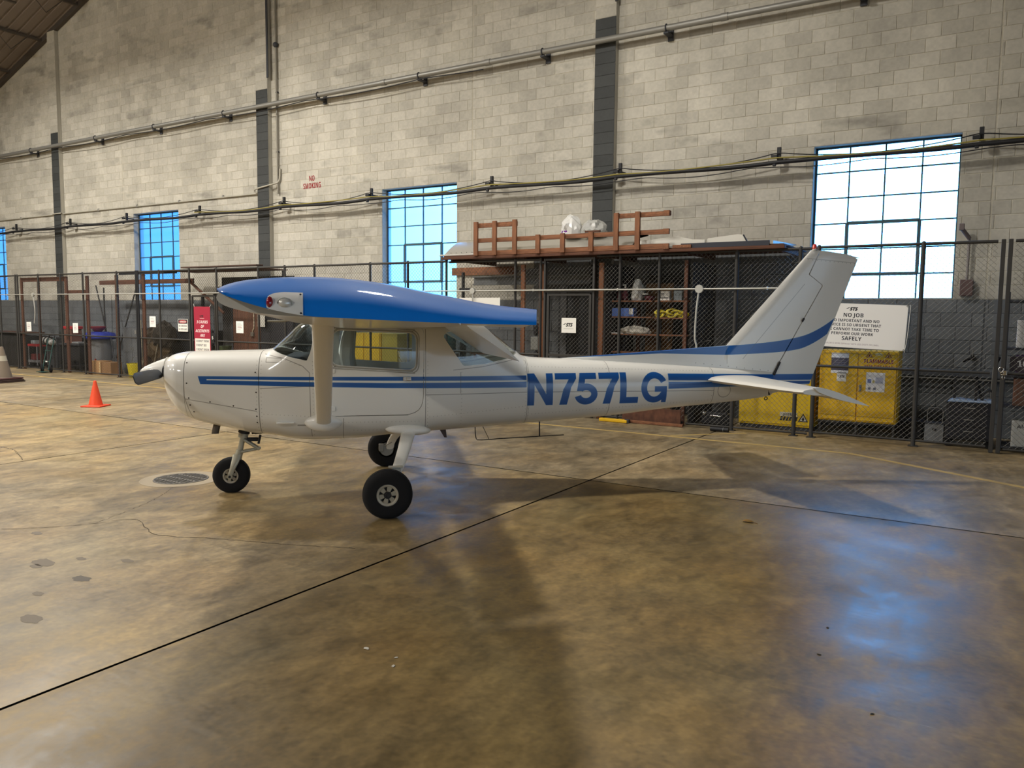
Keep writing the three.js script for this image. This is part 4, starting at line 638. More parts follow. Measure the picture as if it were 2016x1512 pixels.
// ------------------------------------------------------------------ chain link fence, gates and timber of the storage cages
const FZ = -11.95;
{
  const S = 0.0718, R = 0.0024;
  const linkMesh = (x0, x1, y0, y1, z = 0) => { // two families of crossing wires
    const g = [], w = x1 - x0, h = y1 - y0;
    for (const f of [1, -1]) for (let c = -h; c < w + h; c += S) {
      // line x = c + f*y (local), clipped to the panel
      let ya = 0, yb = h, c0 = f > 0 ? c : c;
      const xa = (y) => c0 + f * y;
      if (f > 0) { ya = Math.max(ya, -c0); yb = Math.min(yb, w - c0); } else { ya = Math.max(ya, c0 - w); yb = Math.min(yb, c0); }
      if (yb - ya < 0.02) continue;
      const a = [x0 + xa(ya), y0 + ya, z + f * R * 0.7], b = [x0 + xa(yb), y0 + yb, z + f * R * 0.7];
      const d = V(b[0] - a[0], b[1] - a[1], 0).normalize(), n = V(-d.y, d.x, 0), p = [];
      for (let k = 0; k < 3; k++) { const u = k / 3 * 6.283; p.push([n.x * R * Math.cos(u), n.y * R * Math.cos(u), R * Math.sin(u)]); }
      const pos = []; for (let k = 0; k < 3; k++) { const q = p[k], s = p[(k + 1) % 3]; const A = [a[0] + q[0], a[1] + q[1], a[2] + q[2]], B = [a[0] + s[0], a[1] + s[1], a[2] + s[2]], C = [b[0] + q[0], b[1] + q[1], b[2] + q[2]], E = [b[0] + s[0], b[1] + s[1], b[2] + s[2]]; pos.push(...A, ...C, ...B, ...B, ...C, ...E); }
      const G = new THREE.BufferGeometry(); G.setAttribute('position', new THREE.Float32BufferAttribute(pos, 3)); G.computeVertexNormals(); g.push(G);
    }
    return mg(g.map(clean));
  };
  const wires = (t, x0, x1, y0, y1, z = FZ - 0.012) => { const o = part(t, 'wire_mesh', linkMesh(x0, x1, y0, y1, z), M.wire); o.userData.kind = 'stuff'; };
  const fence = (label, x0, x1, posts, o = {}) => {
    const t = thing('chain_link_fence', label, 'fence'), top = o.top ?? 2.72;
    for (const x of posts) { part(t, 'post', rod([x, 0.005, FZ], [x, top + 0.01, FZ], o.r ?? 0.024, 10), M.steelDark); part(t, 'foot_plate', rb(0.12, 0.012, 0.1, x, 0.007, FZ, 0.003), M.steelDark); part(t, 'post_cap', new THREE.SphereGeometry(0.028, 10, 6).translate(x, top + 0.012, FZ), M.steelDark); }
    part(t, 'top_rail', rod([x0, top, FZ], [x1, top, FZ], 0.021, 8), M.steelDark);
    if (!o.noMid) part(t, 'middle_rail', rod([x0, 1.05, FZ], [x1, 1.05, FZ], 0.019, 8), M.steelDark);
    part(t, 'bottom_rail', rod([x0, o.bot ?? 0.06, FZ], [x1, o.bot ?? 0.06, FZ], 0.016, 8), M.steelDark);
    wires(t, x0, x1, 0.07, top); return t;
  };
  fence('dark chain link fence at the far left in front of the black tarpaulin', -28.6, -24.6, [-28.55, -27.2, -25.54, -24.62]);
  fence('chain link fence of the left cage behind the grey traffic cone', -24.55, -21.17, [-24.5, -23.36, -22.2]);
  fence('chain link fence in front of the blue lidded barrel', -21.12, -18.72, [-21.1, -19.53]);
  const gl = thing('cage_gate', 'narrow dark chain link gate frame standing open beside the yellow bucket', 'gate');
  for (const x of [-18.69, -18.62]) part(gl, 'stile', rod([x, 0.02, FZ], [x, 2.75, FZ], 0.026, 10), M.black); part(gl, 'latch', rb(0.05, 0.09, 0.04, -18.72, 1.2, FZ + 0.03, 0.006), M.galv);
  fence('chain link fence with a paper and the danger sign, left of the red banner', -18.56, -16.54, [-17.74, -16.56]);
  const g5 = thing('cage_door', 'chain link cage door carrying the red safety banner', 'gate', [0, 0, 0]);
  for (const x of [-16.46, -15.62]) part(g5, 'stile', rb(0.04, 2.08, 0.04, x, 1.07, FZ, 0.006), M.steelDark);
  for (const y of [0.06, 1.05, 2.1]) part(g5, 'rail', rb(0.84, 0.04, 0.036, -16.04, y, FZ, 0.006), M.steelDark);
  wires(g5, -16.44, -15.64, 0.07, 2.08); part(g5, 'top_panel', rod([-16.5, 2.72, FZ], [-15.6, 2.72, FZ], 0.02, 8), M.steelDark); wires(g5, -16.46, -15.62, 2.14, 2.7);
  fence('long chain link fence behind the aircraft cabin, from the red banner to the roofed shed', -15.58, -8.94, [-15.56, -14.13, -13.28, -12.38, -10.82, -9.85, -8.92]);
  fence('chain link fence under the roof rack, left of the door with the square STS sign', -8.85, -6.88, [-7.4, -6.88], { top: 2.7 });
  const gd = thing('cage_door', 'chain link cage door with a square white STS sign', 'gate');
  for (const x of [-6.72, -5.91]) part(gd, 'stile', rb(0.045, 2.06, 0.04, x, 1.06, FZ, 0.006), M.steelDark);
  for (const y of [0.05, 1.05, 2.09]) part(gd, 'rail', rb(0.81, 0.045, 0.036, -6.315, y, FZ, 0.006), M.steelDark);
  part(gd, 'frame', [rb(0.04, 2.7, 0.05, -6.79, 1.36, FZ, 0.006), rb(0.04, 2.7, 0.05, -5.85, 1.36, FZ, 0.006), rb(0.94, 0.045, 0.05, -6.32, 2.15, FZ, 0.006), rb(0.94, 0.04, 0.05, -6.32, 2.69, FZ, 0.006)], M.steelDark);
  wires(gd, -6.7, -5.93, 0.07, 2.07); wires(gd, -6.77, -5.87, 2.17, 2.67);
  fence('chain link fence in front of the wooden storage shelves', -5.8, -4.24, [-5.38, -4.7], { top: 2.72 });
  fence('chain link fence behind the tail, with the round white conduit box', -4.2, -2.36, [-3.47, -2.55], { top: 2.73, bot: 0.05, r: 0.03 });
  fence('tall chain link fence in front of the yellow cabinets and banner', -2.33, -0.12, [-2.3, -0.97], { top: 2.74, bot: 0.08, r: 0.03 });
  const gr = thing('cage_gate', 'right hand gate post assembly with a bright padlock chain', 'gate');
  for (const x of [-0.06, 0.02]) part(gr, 'post', rb(0.05, 2.76, 0.05, x, 1.385, FZ, 0.006), M.steelDark);
  part(gr, 'chain', [new THREE.TorusGeometry(0.028, 0.007, 6, 14).translate(0.0, 1.1, FZ + 0.05), new THREE.TorusGeometry(0.024, 0.007, 6, 14).rotateX(0.9).translate(0.015, 1.05, FZ + 0.055), new THREE.TorusGeometry(0.024, 0.007, 6, 14).rotateY(0.9).translate(0.03, 1.0, FZ + 0.05), rb(0.045, 0.06, 0.025, 0.045, 1.06, FZ + 0.06, 0.006)], M.chrome, 'bright padlock and chain');
  fence('chain link fence at the right edge in front of the boxes with the number 10', 0.07, 2.4, [1.2, 2.38], { top: 2.74, bot: 0.06 });

  // timber posts behind the wire
  const stud = (x, l, top = 2.66, w = 0.09, m = M.woodDark) => single('timber_post', l, 'wooden post', rb(w, top - 0.004, 0.04, 0, top / 2 + 0.002, 0, 0.004), m, [x, 0, FZ - 0.075]);
  stud(-24.42, 'brown timber post behind the wire, leftmost in the left cage', 2.66); stud(-23.5, 'brown timber post behind the wire next to the hand truck'); stud(-22.05, 'brown timber post behind the wire in front of the dark workbench', 2.66, 0.12);
  stud(-21.02, 'brown timber post between the workbench and the blue lidded barrel', 2.66, 0.12); stud(-19.66, 'brown timber post between the barrel and the yellow bucket', 2.66, 0.11); stud(-18.5, 'brown timber post right of the yellow bucket', 2.66, 0.11);
  stud(-7.28, 'bright timber post behind the wing tip end', 2.62, 0.08, M.wood); stud(-6.89, 'bright timber post left of the STS door', 2.62, 0.11, M.wood); stud(-5.75, 'bright timber post right of the STS door', 2.62, 0.09, M.wood); stud(-4.28, 'slender timber post right of the storage shelves', 2.62, 0.06, M.woodDark);
  const beams = [[-24.42, -22.05, 2.6, -12.05, 'brown timber header over the left cage door'], [-21.9, -17.7, 2.52, -12.9, 'brown timber beam running level in front of the blue window']];
  for (const [a, b, y, z, l] of beams) single('timber_beam', l, 'wooden beam', rb(b - a, 0.12, 0.045, 0, 0, 0, 0.004), M.woodDark, [(a + b) / 2, y, z]);
  single('timber_beam', 'brown timber cross rail behind the conduit in the left cage', 'wooden beam', rb(1.0, 0.09, 0.04, 0, 0, 0, 0.004), M.woodDark, [-21.55, 2.24, -12.06]);
  const dg = thing('cage_partition', 'wire mesh divider between the cages left of the window', 'partition');
  part(dg, 'post', rod([-22.4, 0.005, -13.3], [-22.4, 2.4, -13.3], 0.022, 8), M.steelDark); part(dg, 'brace', rod([-22.2, 2.45, -12.95], [-21.5, 0.4, -12.95], 0.02, 8), M.steelDark); part(dg, 'brace', rod([-20.2, 2.45, -12.95], [-21.3, 0.4, -12.95], 0.02, 8), M.steelDark);
  part(dg, 'brace', rod([-17.2, 2.5, -12.4], [-15.9, 1.7, -12.4], 0.035, 8), M.woodDark);
  // conduit along the fence
  const cd = thing('fence_conduit', 'thin pale electrical conduit running level along the whole fence', 'conduit');
  part(cd, 'tube', rod([-28.5, 2.17, FZ + 0.05], [-2.5, 2.165, FZ + 0.05], 0.0135, 8), M.conduit);
  for (const x of [-23.55, -8.28, -4.02]) { const b = part(cd, 'junction_box', new THREE.CylinderGeometry(x > -5 ? 0.065 : 0.055, x > -5 ? 0.065 : 0.055, 0.045, 12).rotateX(Math.PI / 2).translate(x, 2.165, FZ + 0.06), M.conduit); void b; }
  part(cd, 'drop', tube([[-4.03, 2.1, FZ + 0.06], [-4.06, 1.8, FZ + 0.055], [-4.07, 1.4, FZ + 0.05], [-4.04, 1.25, FZ + 0.05], [-4.04, 0.6, FZ + 0.05]], 0.017, 30, 8), M.conduit);
  part(cd, 'drop', tube([[-23.55, 2.12, FZ + 0.05], [-23.5, 1.7, FZ + 0.05], [-23.56, 1.35, FZ + 0.05]], 0.014, 20, 6), M.conduit); part(cd, 'drop', rod([-8.28, 2.12, FZ + 0.06], [-8.28, 1.95, FZ + 0.06], 0.015), M.conduit);
  for (const x of [-27, -25, -21.9, -20.2, -18, -16, -14, -12, -10, -7, -5.4, -3]) part(cd, 'clip', rb(0.02, 0.045, 0.05, x, 2.168, FZ + 0.035, 0.004), M.conduit);
}
// ------------------------------------------------------------------ signs and papers
const sign = (name, label, cat, w, h, x, y, draw, px = 512, z = FZ + 0.03, tilt = 0, thick = 0.006, back = M.white) => {
  const t = thing(name, label, cat, [x, y, z]); t.rotation.z = tilt;
  part(t, 'board', rb(w, h, thick, 0, 0, 0, 0.003), back);
  const tex = canvasTex(px, Math.round(px * h / w), draw);
  part(t, 'print', new THREE.PlaneGeometry(w * 0.99, h * 0.99).translate(0, 0, thick / 2 + 0.0008), new THREE.MeshStandardMaterial({ map: tex, roughness: 0.6 }));
  return t;
};
const sts = (g, x, y, s, c = '#14161c') => { g.save(); g.translate(x, y); g.transform(1, 0, -0.22, 1, 0, 0); g.fillStyle = c; g.textAlign = 'center'; g.font = '900 ' + s + 'px sans-serif'; g.lineWidth = s * 0.06; g.strokeStyle = c; g.fillText('STS', 0, s * 0.36); g.strokeText('STS', 0, s * 0.36); g.beginPath(); g.moveTo(-s * 1.65, s * 0.02); g.lineTo(-s * 1.0, -s * 0.4); g.lineTo(-s * 0.98, -s * 0.2); g.lineTo(-s * 1.3, s * 0.0); g.closePath(); g.fill(); g.restore(); };
const flame = (g, x, y, s, bg, c) => { g.fillStyle = c; g.beginPath(); g.moveTo(x, y - s); g.lineTo(x + s, y + s * 0.75); g.lineTo(x - s, y + s * 0.75); g.closePath(); g.fill(); g.fillStyle = bg; g.beginPath(); g.moveTo(x, y - s * 0.62); g.lineTo(x + s * 0.68, y + s * 0.57); g.lineTo(x - s * 0.68, y + s * 0.57); g.closePath(); g.fill(); g.fillStyle = c; g.beginPath(); g.moveTo(x, y - s * 0.3); g.quadraticCurveTo(x + s * 0.4, y + s * 0.2, x + s * 0.12, y + s * 0.5); g.lineTo(x - s * 0.2, y + s * 0.5); g.quadraticCurveTo(x - s * 0.35, y + s * 0.15, x, y - s * 0.3); g.fill(); };
{
  const paperTex = (g, w, h) => { g.fillStyle = '#f4f2ec'; g.fillRect(0, 0, w, h); g.fillStyle = '#77767a'; for (let i = 0; i < 7; i++) g.fillRect(w * 0.15, h * (0.16 + i * 0.09), w * (0.5 + 0.2 * ((i * 37) % 3) / 2), h * 0.018); g.fillStyle = '#a0525a'; g.fillRect(w * 0.2, h * 0.48, w * 0.6, h * 0.025); };
  for (const [x, y, l] of [[-23.9, 1.25, 'white paper notice on the fence, leftmost, above the red tool cart'], [-21.48, 1.25, 'white paper notice on the fence beside the red box on the workbench'], [-18.0, 1.47, 'white paper notice on the fence left of the danger sign'], [-14.74, 1.39, 'white paper notice on the brown plywood panel in front of the windshield']])
    sign('paper_notice', l, 'paper', 0.25, 0.27, x, y, paperTex, 96, FZ + 0.03, rr(-0.03, 0.03), 0.003);
  single('crumpled_sheet', 'pale speckled sheet hanging right of the plywood panel behind the wire', 'paper', rb(0.24, 0.3, 0.004, 0, 0, 0, 0.0015), mat('#b9b6ac', 0.9), [-14.3, 1.55, -12.16]);
  sign('danger_sign', 'small white DANGER NO SMOKING sign with a red header on the fence', 'sign', 0.37, 0.3, -16.8, 1.4, (g, w, h) => { g.fillStyle = '#efece4'; g.fillRect(0, 0, w, h); g.fillStyle = '#22242a'; g.fillRect(w * 0.03, h * 0.03, w * 0.94, h * 0.34); g.fillStyle = '#a02a34'; g.beginPath(); g.ellipse(w / 2, h * 0.2, w * 0.42, h * 0.14, 0, 0, 7); g.fill(); g.textAlign = 'center'; g.fillStyle = '#f0ece4'; g.font = 'bold ' + h * 0.2 + 'px sans-serif'; g.fillText('DANGER', w / 2, h * 0.27); g.fillStyle = '#1c1d20'; g.font = 'bold ' + h * 0.185 + 'px sans-serif'; g.fillText('NO SMOKING', w / 2, h * 0.62, w * 0.88); g.fillText('NO OPEN FLAMES', w / 2, h * 0.88, w * 0.88); }, 256);
  const rbn = sign('safety_banner', 'tall red banner reading 3 CAUSES OF ACCIDENTS ARE hanging on the cage door', 'banner', 0.6, 1.3, -16.07, 1.2, (g, w, h) => {
    g.fillStyle = '#a3203a'; g.fillRect(0, 0, w, h); sts(g, w * 0.5, h * 0.17, h * 0.05, '#25161c'); g.fillStyle = '#efe6e2'; g.fillRect(w * 0.36, h * 0.205, w * 0.28, 3);
    g.textAlign = 'center'; g.font = 'italic bold ' + h * 0.072 + 'px sans-serif'; ['3 CAUSES', 'OF', 'ACCIDENTS', 'ARE'].forEach((s, i) => g.fillText(s, w * 0.5, h * (0.30 + i * 0.082), w * 0.86));
    g.fillStyle = '#ece8de'; g.fillRect(w * 0.04, h * 0.58, w * 0.92, h * 0.25); g.fillStyle = '#33323a'; g.font = 'bold ' + h * 0.05 + 'px sans-serif'; g.textAlign = 'left'; ["I DIDN'T THINK", "I DIDN'T SEE", "I DIDN'T KNOW"].forEach((s, i) => g.fillText(s, w * 0.1, h * (0.645 + i * 0.076), w * 0.8));
    g.fillStyle = '#f0dcdc'; g.textAlign = 'center'; g.font = 'bold ' + h * 0.04 + 'px sans-serif'; g.fillText("DON'T BE THAT ONE", w * 0.5, h * 0.885, w * 0.8);
  }, 256, FZ + 0.035, 0, 0.004, M.red);
  part(rbn, 'tie', [rod([-0.28, 0.64, 0], [-0.33, 0.72, -0.02], 0.005, 5)], M.white); part(rbn, 'tie', [rod([0.28, 0.64, 0], [0.31, 0.7, -0.02], 0.005, 5)], M.white);
  sign('number_plate', 'small black plate with the number 5 beside the red banner', 'sign', 0.11, 0.24, -15.68, 1.12, (g, w, h) => { g.fillStyle = '#17181b'; g.fillRect(0, 0, w, h); g.fillStyle = '#e8e6de'; g.textAlign = 'center'; g.font = 'bold ' + w * 0.9 + 'px sans-serif'; g.fillText('5', w / 2, h * 0.62); }, 64, FZ + 0.05, 0, 0.004, M.black);
  const st = sign('square_sign', 'square white sign with a black STS logo on the cage door', 'sign', 0.28, 0.255, -6.3, 1.565, (g, w, h) => { g.fillStyle = '#f1efe6'; g.fillRect(0, 0, w, h); sts(g, w * 0.54, h * 0.46, h * 0.3); g.fillStyle = '#9a988f'; g.fillRect(w * 0.16, h * 0.72, w * 0.68, 5); }, 256);
  void st;
  const bn = sign('fabric_banner', 'large white banner reading NO JOB IS SO IMPORTANT on the fence behind the rudder', 'banner', 1.22, 0.62, -1.73, 1.63, (g, w, h) => {
    g.fillStyle = '#efede8'; g.fillRect(0, 0, w, h); g.textAlign = 'center'; g.fillStyle = '#22252e'; sts(g, w * 0.44, h * 0.115, h * 0.1);
    const L = [['NO JOB', 0.30, 0.125, 0.3], ['IS SO IMPORTANT AND NO', 0.415, 0.088, 0.66], ['SERVICE IS SO URGENT THAT', 0.512, 0.088, 0.73], ['WE CANNOT TAKE TIME TO', 0.612, 0.088, 0.68], ['PERFORM OUR WORK', 0.712, 0.088, 0.53], ['SAFELY', 0.835, 0.125, 0.29]];
    for (const [s, y, f, m] of L) { g.font = 'bold ' + h * f + 'px sans-serif'; g.fillText(s, w * 0.44, h * y, w * m * 1.06); }
    g.fillStyle = '#8a7780'; g.font = h * 0.045 + 'px sans-serif'; g.fillText('OUR JOB IS MORE DIFFICULT WITH LESS DIGITS OR LIMBS.', w * 0.44, h * 0.93, w * 0.78);
  }, 1024, FZ + 0.04, -0.035, 0.004);
  for (const [x, y] of [[0.6, 0.3], [0.6, -0.3], [-0.6, 0.3]]) part(bn, 'grommet', new THREE.TorusGeometry(0.01, 0.004, 6, 12).translate(x, y, 0.004), M.galv);
  part(bn, 'rope', tube([[0.61, 0.3, 0], [0.635, 0.29, 0], [0.63, -0.1, 0], [0.61, -0.33, 0]], 0.004, 20, 5), M.white);
  single('small_banner', 'blank white banner corner behind the wing tip on the fence', 'banner', rb(0.9, 0.42, 0.004, 0, 0, 0, 0.0015), M.white, [-8.15, 1.83, FZ + 0.03]);
}
// ------------------------------------------------------------------ roofed shed with its load
{
  const t = thing('shed_roof', 'plank and sheet roof over the storage cage carrying stacked sheet metal', 'roof', [0, 0, 0]);
  part(t, 'front_beam', rb(6.2, 0.05, 0.1, -5.85, 2.765, -11.87, 0.005), M.woodDark);
  for (let i = 0; i < 5; i++) part(t, 'plank', rb(6.15, 0.022, 0.305, -5.85, 2.802 + (i % 2) * 0.004, -12.02 - i * 0.318, 0.004), i % 2 ? M.ply : M.woodDark);
  for (const x of [-8.8, -7.2, -5.75, -4.3, -2.85]) part(t, 'rafter', rb(0.05, 0.09, 1.5, x, 2.76, -12.7, 0.004), M.woodDark);
  part(t, 'fascia', rb(1.35, 0.1, 0.03, -3.65, 2.815, -11.86, 0.004), mat('#2b2d36', 0.6)); part(t, 'end_sheet', ext(shapeOf([[0, 0], [1.5, 0.12], [1.5, 0.14], [0, 0.08]]), 0.02).rotateY(Math.PI / 2).translate(-2.95, 2.78, -11.88), M.aluDull);
  const part2 = [[-5.72, 'dark plywood divider left of the storage shelves'], [-4.22, 'dark plywood divider right of the storage shelves']];
  for (const [x, l] of part2) single('divider_panel', l, 'partition', rb(0.02, 2.6, 1.2, 0, 1.305, 0, 0.004), mat('#3c3936', 0.85), [x, 0, -12.72]);
  const bm = thing('steel_beam', 'grey painted steel channel running level behind the wire under the shed roof', 'beam');
  part(bm, 'web', rb(2.6, 0.13, 0.03, -7.75, 2.4, -13.05, 0.006), mat('#6a6c6b', 0.6, 0.2)); part(bm, 'flange', rb(2.6, 0.025, 0.09, -7.75, 2.475, -13.03, 0.005), mat('#6a6c6b', 0.6, 0.2)); part(bm, 'flange', rb(2.6, 0.025, 0.09, -7.75, 2.325, -13.03, 0.005), mat('#6a6c6b', 0.6, 0.2));
  for (const x of [-7.0, -6.1]) single('grey_column', x < -6.5 ? 'grey column behind the STS door, left one' : 'grey column behind the STS door, right one', 'post', rb(0.13, 2.3, 0.06, 0, 1.152, 0, 0.006), mat('#58595a', 0.7), [x, 0, -13.05]);
  single('dark_board', 'dark board leaning behind the STS door', 'board', rb(1.3, 2.2, 0.03, 0, 1.102, 0, 0.005), mat('#3d3f41', 0.75), [-6.6, 0, -13.3]);
  // aluminium sheets lying on the roof
  const arch = (x0, x1, z0, z1, h, n = 10) => { const r = []; for (const x of [x0, x1]) { const q = []; for (let i = 0; i <= n; i++) { const u = i / n; q.push([x, h * Math.sin(u * Math.PI * 0.62), lerp(z0, z1, u)]); } for (let i = n; i >= 0; i--) { const u = i / n; q.push([x, h * Math.sin(u * Math.PI * 0.62) - 0.006, lerp(z0, z1, u)]); } r.push(q); } return loft(r, true, 0.6); };
  const al = thing('sheet_metal_skin', 'long curved bare aluminium wing skin lying on the shed roof behind the timber frame', 'sheet metal', [0, 2.835, 0]);
  part(al, 'skin', arch(-9.05, -5.25, -12.03, -12.8, 0.3), M.alu); part(al, 'lip', rb(2.0, 0.03, 0.05, -8.1, 0.0, -11.99, 0.006), M.aluDull);
  const riv = []; for (let x = -8.9; x < -5.3; x += 0.12) riv.push(new THREE.SphereGeometry(0.008, 5, 3).translate(x, 0.045, -12.06)); const rv = part(al, 'rivets', riv, M.darkGrey); rv.userData.kind = 'stuff';
  const a2 = thing('sheet_metal_skin', 'crumpled pale aluminium panels at the right end of the shed roof', 'sheet metal', [0, 2.86, 0]);
  part(a2, 'panel', ext(shapeOf([[-5.2, 0.0], [-5.15, 0.10], [-4.45, 0.16], [-4.2, 0.1], [-4.0, 0.09], [-4.0, 0.0]]), 0.03, 0.005).translate(0, -0.02, -12.05), mat('#d8d5ca', 0.4, 0.4)); part(a2, 'panel', ext(roundPoly([[-4.0, 0.0], [-3.98, 0.11], [-3.5, 0.155], [-3.42, 0.14], [-3.33, 0.0]], 0.02), 0.05, 0.006).translate(0, -0.02, -12.12), mat('#d8d5ca', 0.4, 0.4)); part(a2, 'edge', rod([-3.42, 0.12, -12.06], [-3.34, -0.02, -12.06], 0.012, 6), M.darkGrey);
  // timber rail frame standing on the front edge
  const f = thing('timber_guard_rail', 'reddish timber guard rail of upright and level boards on the shed roof edge', 'guard rail', [0, 2.79, -11.84]);
  const bd = (w, h, x, y, z = 0, m = M.wood) => part(f, 'board', rb(w, h, 0.04, x, y, z, 0.004), m);
  bd(3.65, 0.08, -6.35, 0.045); bd(3.65, 0.075, -6.35, 0.27); bd(0.85, 0.08, -7.73, 0.535, 0, M.wood); bd(0.95, 0.075, -4.97, 0.55); 
  for (const [x, h] of [[-8.15, 0.6], [-7.75, 0.6], [-7.33, 0.6], [-6.86, 0.32], [-6.38, 0.32], [-5.85, 0.32], [-5.4, 0.6], [-5.03, 0.6]]) bd(0.085, h, x, h / 2, 0.042);
  bd(0.1, 0.085, -4.55, 0.27, 0.03); bd(0.1, 0.085, -4.55, 0.55, 0.03); bd(0.1, 0.085, -4.55, 0.04, 0.03); bd(0.3, 0.05, -4.3, 0.03, 0.0); bd(0.28, 0.03, -5.9, 0.345, -0.12, M.ply);
  const dr = thing('metal_drum_half', 'curved grey sheet metal drum lying on the shed roof behind the timber frame', 'sheet metal', [-7.55, 2.98, -13.1]);
  part(dr, 'shell', new THREE.CylinderGeometry(0.24, 0.24, 0.55, 28, 1, true, 0, Math.PI).rotateZ(Math.PI / 2).rotateX(0).translate(0, 0, 0).rotateY(0.35), mat('#b9b4a6', 0.45, 0.5, { side: THREE.DoubleSide })); part(dr, 'liner', new THREE.SphereGeometry(0.2, 16, 8, 0, 6.283, 0, 1.57).translate(0.22, 0, 0.08), M.black);
  const bag = (name, label, pos, s, m, sd, extra) => {
    const g = new THREE.IcosahedronGeometry(1, 4), p = g.attributes.position, v = V(0, 0, 0);
    for (let i = 0; i < p.count; i++) { v.fromBufferAttribute(p, i); const n = 0.6 + 0.75 * fbm(v.x * 2.6 + 9 + sd, v.y * 3 + v.z * 2.1 + 9, 99, 4, sd); v.multiplyScalar(n); if (v.y < -0.4) v.y = -0.4 + (v.y + 0.4) * 0.1; p.setXYZ(i, v.x * s[0], (v.y + 0.42) * s[1], v.z * s[2]); }
    const t2 = thing(name, label, 'bag', pos); part(t2, 'body', toCreasedNormals(g, 0.35), m);
    for (let k = 0; k < (extra ?? 3); k++) { const c = new THREE.ConeGeometry(0.03, 0.12, 6).rotateZ(rr(-0.7, 0.7)).translate(rr(-0.4, 0.4) * s[0], s[1] * 1.1, rr(-0.2, 0.2) * s[2]); part(t2, 'knot', c, m); }
    return t2;
  };
  const plastic = mat('#d5d4cf', 0.3, 0); plastic.transparent = false;
  const b1 = bag('plastic_bag', 'knotted white plastic shopping bag on the shed roof, left of its grey neighbour', [-6.5, 3.09, -12.33], [0.2, 0.26, 0.16], plastic, 3); part(b1, 'print', ext(roundPoly([[-0.1, 0], [0.08, 0], [0.08, 0.06], [-0.08, 0.06]], 0.01), 0.004).translate(-0.03, 0.05, 0.13), mat('#6b2a86', 0.5));
  bag('plastic_bag', 'greyish clear plastic bag on the shed roof against the pilaster', [-6.07, 3.1, -12.35], [0.22, 0.19, 0.16], mat('#a9a9a4', 0.35), 5);
  // shelves
  const sh = thing('storage_shelf', 'wooden storage shelf unit with three boards behind the wire', 'shelf', [0, 0, -12.5]);
  for (const [x0, x1, y, m] of [[-5.69, -4.97, 1.985, M.wood], [-4.92, -4.34, 1.985, M.wood], [-5.69, -4.97, 1.715, M.wood], [-4.92, -4.34, 1.705, M.wood], [-5.69, -4.34, 1.425, M.wood], [-5.69, -4.97, 1.12, M.wood]]) part(sh, 'board', rb(x1 - x0, 0.022, 0.4, (x0 + x1) / 2, y, -0.02, 0.004), m);
  for (const x of [-5.62, -4.95, -4.4]) part(sh, 'upright', rb(0.03, 2.05, 0.03, x, 1.03, -0.2, 0.003), M.darkGrey);
  for (const [x, y] of [[-5.45, 1.95], [-5.45, 1.68], [-5.45, 1.39], [-4.7, 1.95], [-4.7, 1.39]]) part(sh, 'bracket', ext(shapeOf([[0, 0], [0.14, 0], [0, -0.07]]), 0.02).rotateY(1.57).translate(x, y, 0.1), M.black);
  single('card_sheet', 'tall brown cardboard sheet standing behind the storage shelves', 'cardboard', rb(0.5, 2.3, 0.012, 0, 1.152, 0, 0.004), mat('#7a5c3c', 0.9), [-5.08, 0, -12.95]);
  single('wall_socket', 'small brown outlet box on the wall above the storage shelves', 'outlet box', rb(0.11, 0.09, 0.05, 0, 0, 0, 0.006), mat('#5c4c3c', 0.7), [-5.42, 2.42, -13.47]);
  single('timber_batten', 'narrow timber strip standing behind the shelves beside the cardboard', 'wooden post', rb(0.07, 2.1, 0.04, 0, 1.052, 0, 0.004), M.woodDark, [-5.5, 0, -13.05]);
  const SY = [1.998, 1.728, 1.438];
  const bottle = (label, x, s, m, cap) => { const t2 = thing('spray_bottle', label, 'bottle', [x, SY[0], -12.45]); part(t2, 'body', lathe([[0, 0], [0.045, 0], [0.05, 0.02], [0.05, 0.11], [0.035, 0.15], [0.016, 0.18], [0.016, 0.2], [0, 0.2]].map(([r, y]) => [r * s, y * s]), 18), m); part(t2, 'nozzle', [rb(0.03, 0.05, 0.03, 0, 0.225 * s, 0, 0.006), rb(0.06, 0.02, 0.02, -0.02, 0.25 * s, 0, 0.005)], cap); };
  bottle('dark red spray bottle on the top shelf, left one', -5.6, 1.05, mat('#5a1f2c', 0.4), M.white); bottle('dark red spray bottle with a pale neck on the top shelf, right one', -5.5, 1.05, mat('#6a2433', 0.4), M.white);
  const wb = bag('white_sack', 'tall white plastic sack on the top shelf', [-5.28, SY[0], -12.45], [0.11, 0.23, 0.1], mat('#dfe0db', 0.4), 8, 2); void wb;
  const bw = thing('red_bowl', 'low dark red tub on the top shelf beside the white sack', 'tub', [-5.05, SY[0], -12.42]); part(bw, 'bowl', lathe([[0, 0], [0.07, 0], [0.085, 0.05], [0.08, 0.075], [0.0, 0.08]], 20), mat('#5d2532', 0.4)); part(bw, 'lid', rb(0.1, 0.025, 0.06, -0.07, 0.105, 0, 0.008), M.white);
  sign('carton', 'white carton with black print on the top right shelf', 'carton', 0.19, 0.15, -4.77, SY[0] + 0.076, (g, w, h) => { g.fillStyle = '#e8e6df'; g.fillRect(0, 0, w, h); g.fillStyle = '#35363a'; for (let i = 0; i < 3; i++) g.fillRect(w * 0.12, h * (0.2 + 0.15 * i), w * 0.42, h * 0.06); g.fillRect(w * 0.1, h * 0.68, w * 0.8, h * 0.1); }, 96, -12.4, 0, 0.09);
  single('carton', 'pale blue grey carton beside the white carton on the top right shelf', 'carton', rb(0.14, 0.16, 0.1, 0, 0.08, 0, 0.008), mat('#9aa6ad', 0.7), [-4.54, SY[0], -12.42]);
